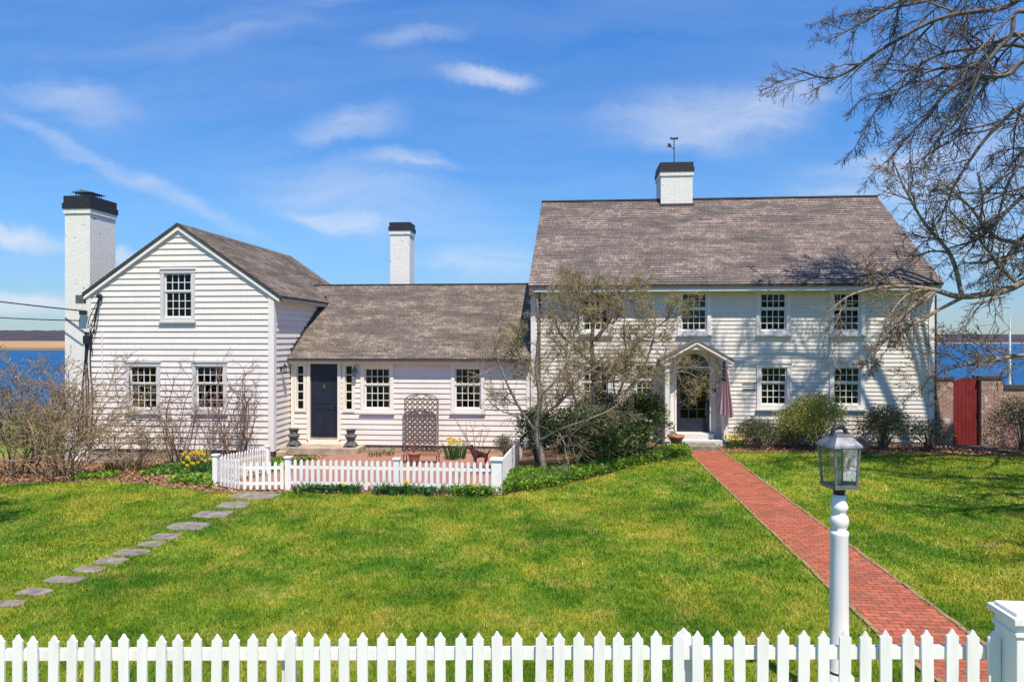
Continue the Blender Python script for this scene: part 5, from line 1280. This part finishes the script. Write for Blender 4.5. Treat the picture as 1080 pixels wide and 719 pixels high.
P_ = [(.22,0,.52),(.02,0,.51),(-.16,0,.53),(-.25,0,.64),(-.30,0,.76),(-.40,0,.75),(-.48,0,.72),
      (.27,0,.52),(.34,0,.62),(.37,0,.70),
      (-.16,.07,.40),(-.15,.08,.22),(-.16,.08,.05),(-.20,.08,.02),(-.16,-.07,.40),(-.17,-.08,.22),(-.18,-.08,.05),(-.22,-.08,.02),
      (.22,.07,.38),(.18,.08,.27),(.26,.08,.16),(.24,.08,.04),(.20,.08,.02),(.24,-.07,.38),(.20,-.08,.27),(.28,-.08,.16),(.26,-.08,.04),(.22,-.08,.02),
      (-.27,.05,.83),(-.27,.08,.74),(-.27,-.05,.83),(-.27,-.08,.74)]
E_ = [(0,1),(1,2),(2,3),(3,4),(4,5),(5,6),(0,7),(7,8),(8,9),(2,10),(10,11),(11,12),(12,13),(2,14),(14,15),(15,16),(16,17),(0,18),(18,19),(19,20),(20,21),(21,22),(0,23),(23,24),(24,25),(25,26),(26,27),(4,28),(28,29),(4,30),(30,31)]
R_ = [.10,.10,.13,.085,.085,.05,.035,.03,.022,.018,.055,.032,.028,.025,.055,.032,.028,.025,.06,.04,.026,.026,.024,.06,.04,.026,.026,.024,.022,.02,.022,.02]
import bmesh
def skin2(name, pts, edges, radii, mat, parent):
    bm = bmesh.new(); lay = bm.verts.layers.skin.verify(); vs = []
    for i,(p,r) in enumerate(zip(pts,radii)):
        v_ = bm.verts.new(p); v_[lay].radius = (r,r); v_[lay].use_root = (i == 0); vs.append(v_)
    for a,b in edges: bm.edges.new((vs[a],vs[b]))
    me = bpy.data.meshes.new(name); bm.to_mesh(me); bm.free(); me.materials.append(mat); o = bpy.data.objects.new(name, me); COL.objects.link(o); o.parent = parent
    s_ = o.modifiers.new('skin','SKIN'); s_.use_smooth_shade = True; b = o.modifiers.new('sub','SUBSURF'); b.levels = 2; b.render_levels = 2
    return o
skin2('body', P_, E_, R_, M['rust'], dog)
dog.scale = (.78,.85,.80)

# stone pedestals beside the wing door
for k,(xx,lab) in enumerate(((310,'dark weathered stone pedestal urn on the left of the navy wing door'),(370,'dark weathered stone pedestal urn on the right of the navy wing door'))):
    cx_ = X(xx,21.35); cy_ = 21.35; cz_ = -.19 if True else 0
    root = thing('stone_urn', (cx_,cy_,cz_), lab, 'urn', 'pair of stone urns by the wing door')
    m = MB(); m.lathe([(.15,.26),(.17,.3),(.2,.33),(.2,.36),(.14,.38),(.13,.46),(.17,.54),(.19,.56),(.15,.56),(.12,.5)],(cx_,cy_,cz_),8); m.build('bowl', M['darkstone'], root)
    m = MB(); m.lathe([(.2,.07),(.15,.14),(.11,.2),(.15,.258)],(cx_,cy_,cz_),8)
    for a in range(4):
        t_ = math.pi/4+a*math.pi/2; m.bar((cx_+.1*math.cos(t_),cy_+.1*math.sin(t_),cz_+.14),(cx_+.22*math.cos(t_),cy_+.22*math.sin(t_),cz_+.0),.08,.09)
    m.build('pedestal', M['darkstone'], root)

# terracotta urn left of porch step, pot by bushes
ux, uy = X(713,20.45), 20.45
root = thing('terracotta_urn', (ux,uy,0), 'wide-rimmed terracotta urn on the left of the porch step', 'urn')
m = MB(); m.lathe([(.12,0),(.14,.04),(.11,.1),(.15,.2),(.2,.32),(.24,.36),(.25,.42),(.2,.42),(.18,.34)],(ux,uy,.01),20); m.build('bowl', M['terra'], root, smooth=True)
ux, uy = X(905,20.3), 20.3
root = thing('clay_pot', (ux,uy,.3), 'tipped round clay pot between the yellow-green shrub and the dark corner shrub', 'pot')
m = MB(); m.lathe([(.09,-.16),(.17,.1),(.2,.12),(.2,.18),(.15,.18)],(0,0,0),20); o = m.build('pot', M['terra'], root, smooth=True, loc='local'); o.rotation_euler = (R(70),R(15),0)
root.location = (ux,uy,.2)

# flag hanging from the porch
fx, fy = DXC+.80, PY-.06; ft = Z(757,380,fy)
fl = thing('flag', (fx,fy,ft), 'faded limp striped flag hanging on a short pole from the right porch panel', 'flag')
m = MB(); m.tube([(DXC+.88,PY+.0,2.2),(fx+.06,fy-.2,ft+.08),(fx+.07,fy-.24,ft+.12)],.015,8); m.build('flagpole', M['trim'], fl)
m = MB(); nr, nc = 18, 26; rows_ = []
for i in range(nr+1):
    t_ = i/nr; wd = .09+.38*t_**1.1; zz = ft-1.58*t_; row = []
    for j in range(nc+1):
        s_ = j/nc; xx = fx-.03+(s_-.45)*wd+.05*t_; yy = fy-.16+.08*t_+math.sin(s_*24+t_*2)*(.02+.035*t_)
        row.append((xx,yy,zz-(.16*(1-abs(s_-.7)/.7) if i == nr else .16*t_*(1-abs(s_-.7)/.7))))
    rows_.append(row)
for i in range(nr):
    for j in range(nc):
        m.quad(rows_[i][j],rows_[i][j+1],rows_[i+1][j+1],rows_[i+1][j],[(j/nc,1-i/nr),((j+1)/nc,1-i/nr),((j+1)/nc,1-(i+1)/nr),(j/nc,1-(i+1)/nr)])
m.build('cloth', M['flag'], fl, smooth=True)

for k,(x_,y_,lab) in enumerate(((6.3,11.2,'small fallen twig on the lawn right of the brick walk, nearer the camera'),(7.6,14.6,'small fallen twig on the lawn right of the brick walk, nearer the house'))):
    tb = Tubes(); rr = np.random.RandomState(90+k); grow([tb], (x_,y_,.06), (1,.3*(-1)**k,.05), .55, .008, 0, dict(n=[4], ratio=[.5], segs=[6,4], wig=[.15,.2], trop=[(0,0,0),(0,0,0)], ang=[(25,50)], sides=[4,3], rmin=.003), rr)
    tag(tb.build('fallen_twig', M['twigbrown']), lab, 'twig', 'fallen twigs')
# ------------------------------------------------------------------ grass blades
rgg = np.random.RandomState(3)
def blades(n, x0, x1, y0, y1, h, w, ftest):
    x = rgg.uniform(x0,x1,n); y = rgg.uniform(y0,y1,n); k = ftest(x,y); x, y = x[k], y[k]
    dn = np.sin(x*1.7+2)*np.sin(y*1.3)+.6*np.sin(x*4.1+y*2.3); k = rgg.rand(len(x)) < .75+.2*dn; x, y = x[k], y[k]; n = len(x)
    hh = h*rgg.uniform(.5,1.25,n); a = rgg.rand(n)*6.28; ln = rgg.uniform(.1,.9,n)*hh; b = rgg.rand(n)*6.28
    z = g(x,y); dx, dy = np.cos(a)*w/2, np.sin(a)*w/2
    v = np.stack([np.stack([x-dx,y-dy,z],1), np.stack([x+dx,y+dy,z],1), np.stack([x+np.cos(b)*ln,y+np.sin(b)*ln,z+hh],1)],1)
    return v.reshape(-1,3)
def lawntest(x, y):
    inside = (y < edge(x)+wob(x)*.8+.05)&~((x > 3.45+.03*np.sin(y*9)+.02*np.sin(y*23))&(x < 4.42+.03*np.sin(y*7)+.02*np.sin(y*19)))
    inside &= (np.abs(x/np.maximum(y,1)+.083) < .95)
    for k,(sx_,sy_,w,h) in enumerate(stones):
        s_ = CAMH/((sy_-356)/720); u = (sx_-540)/720; X0 = s_*(-math.sin(TH)+u*math.cos(TH)); Y0 = s_*(math.cos(TH)+u*math.sin(TH))
        rx = w/720*s_*.5*1.15; ry = max(.11, h/720*s_*.5*s_/CAMH*.95)
        inside &= ~(((x-X0)/rx)**4+((y-Y0)/ry)**4 < .72+.25*np.sin(x*23+y*17))
    return inside
V = [blades(260000,-9,9.5,5.1,9,.05,.009,lawntest), blades(230000,-13,12,9,14,.05,.014,lawntest), blades(130000,-16,16,14,20.8,.055,.022,lawntest)]
v = np.concatenate(V); n = len(v)//3
tag(npmesh('grass', v, [np.arange(n*3).reshape(n,3)], M['grass']), 'mown green lawn grass with yellowish patches', 'grass', kind='stuff')
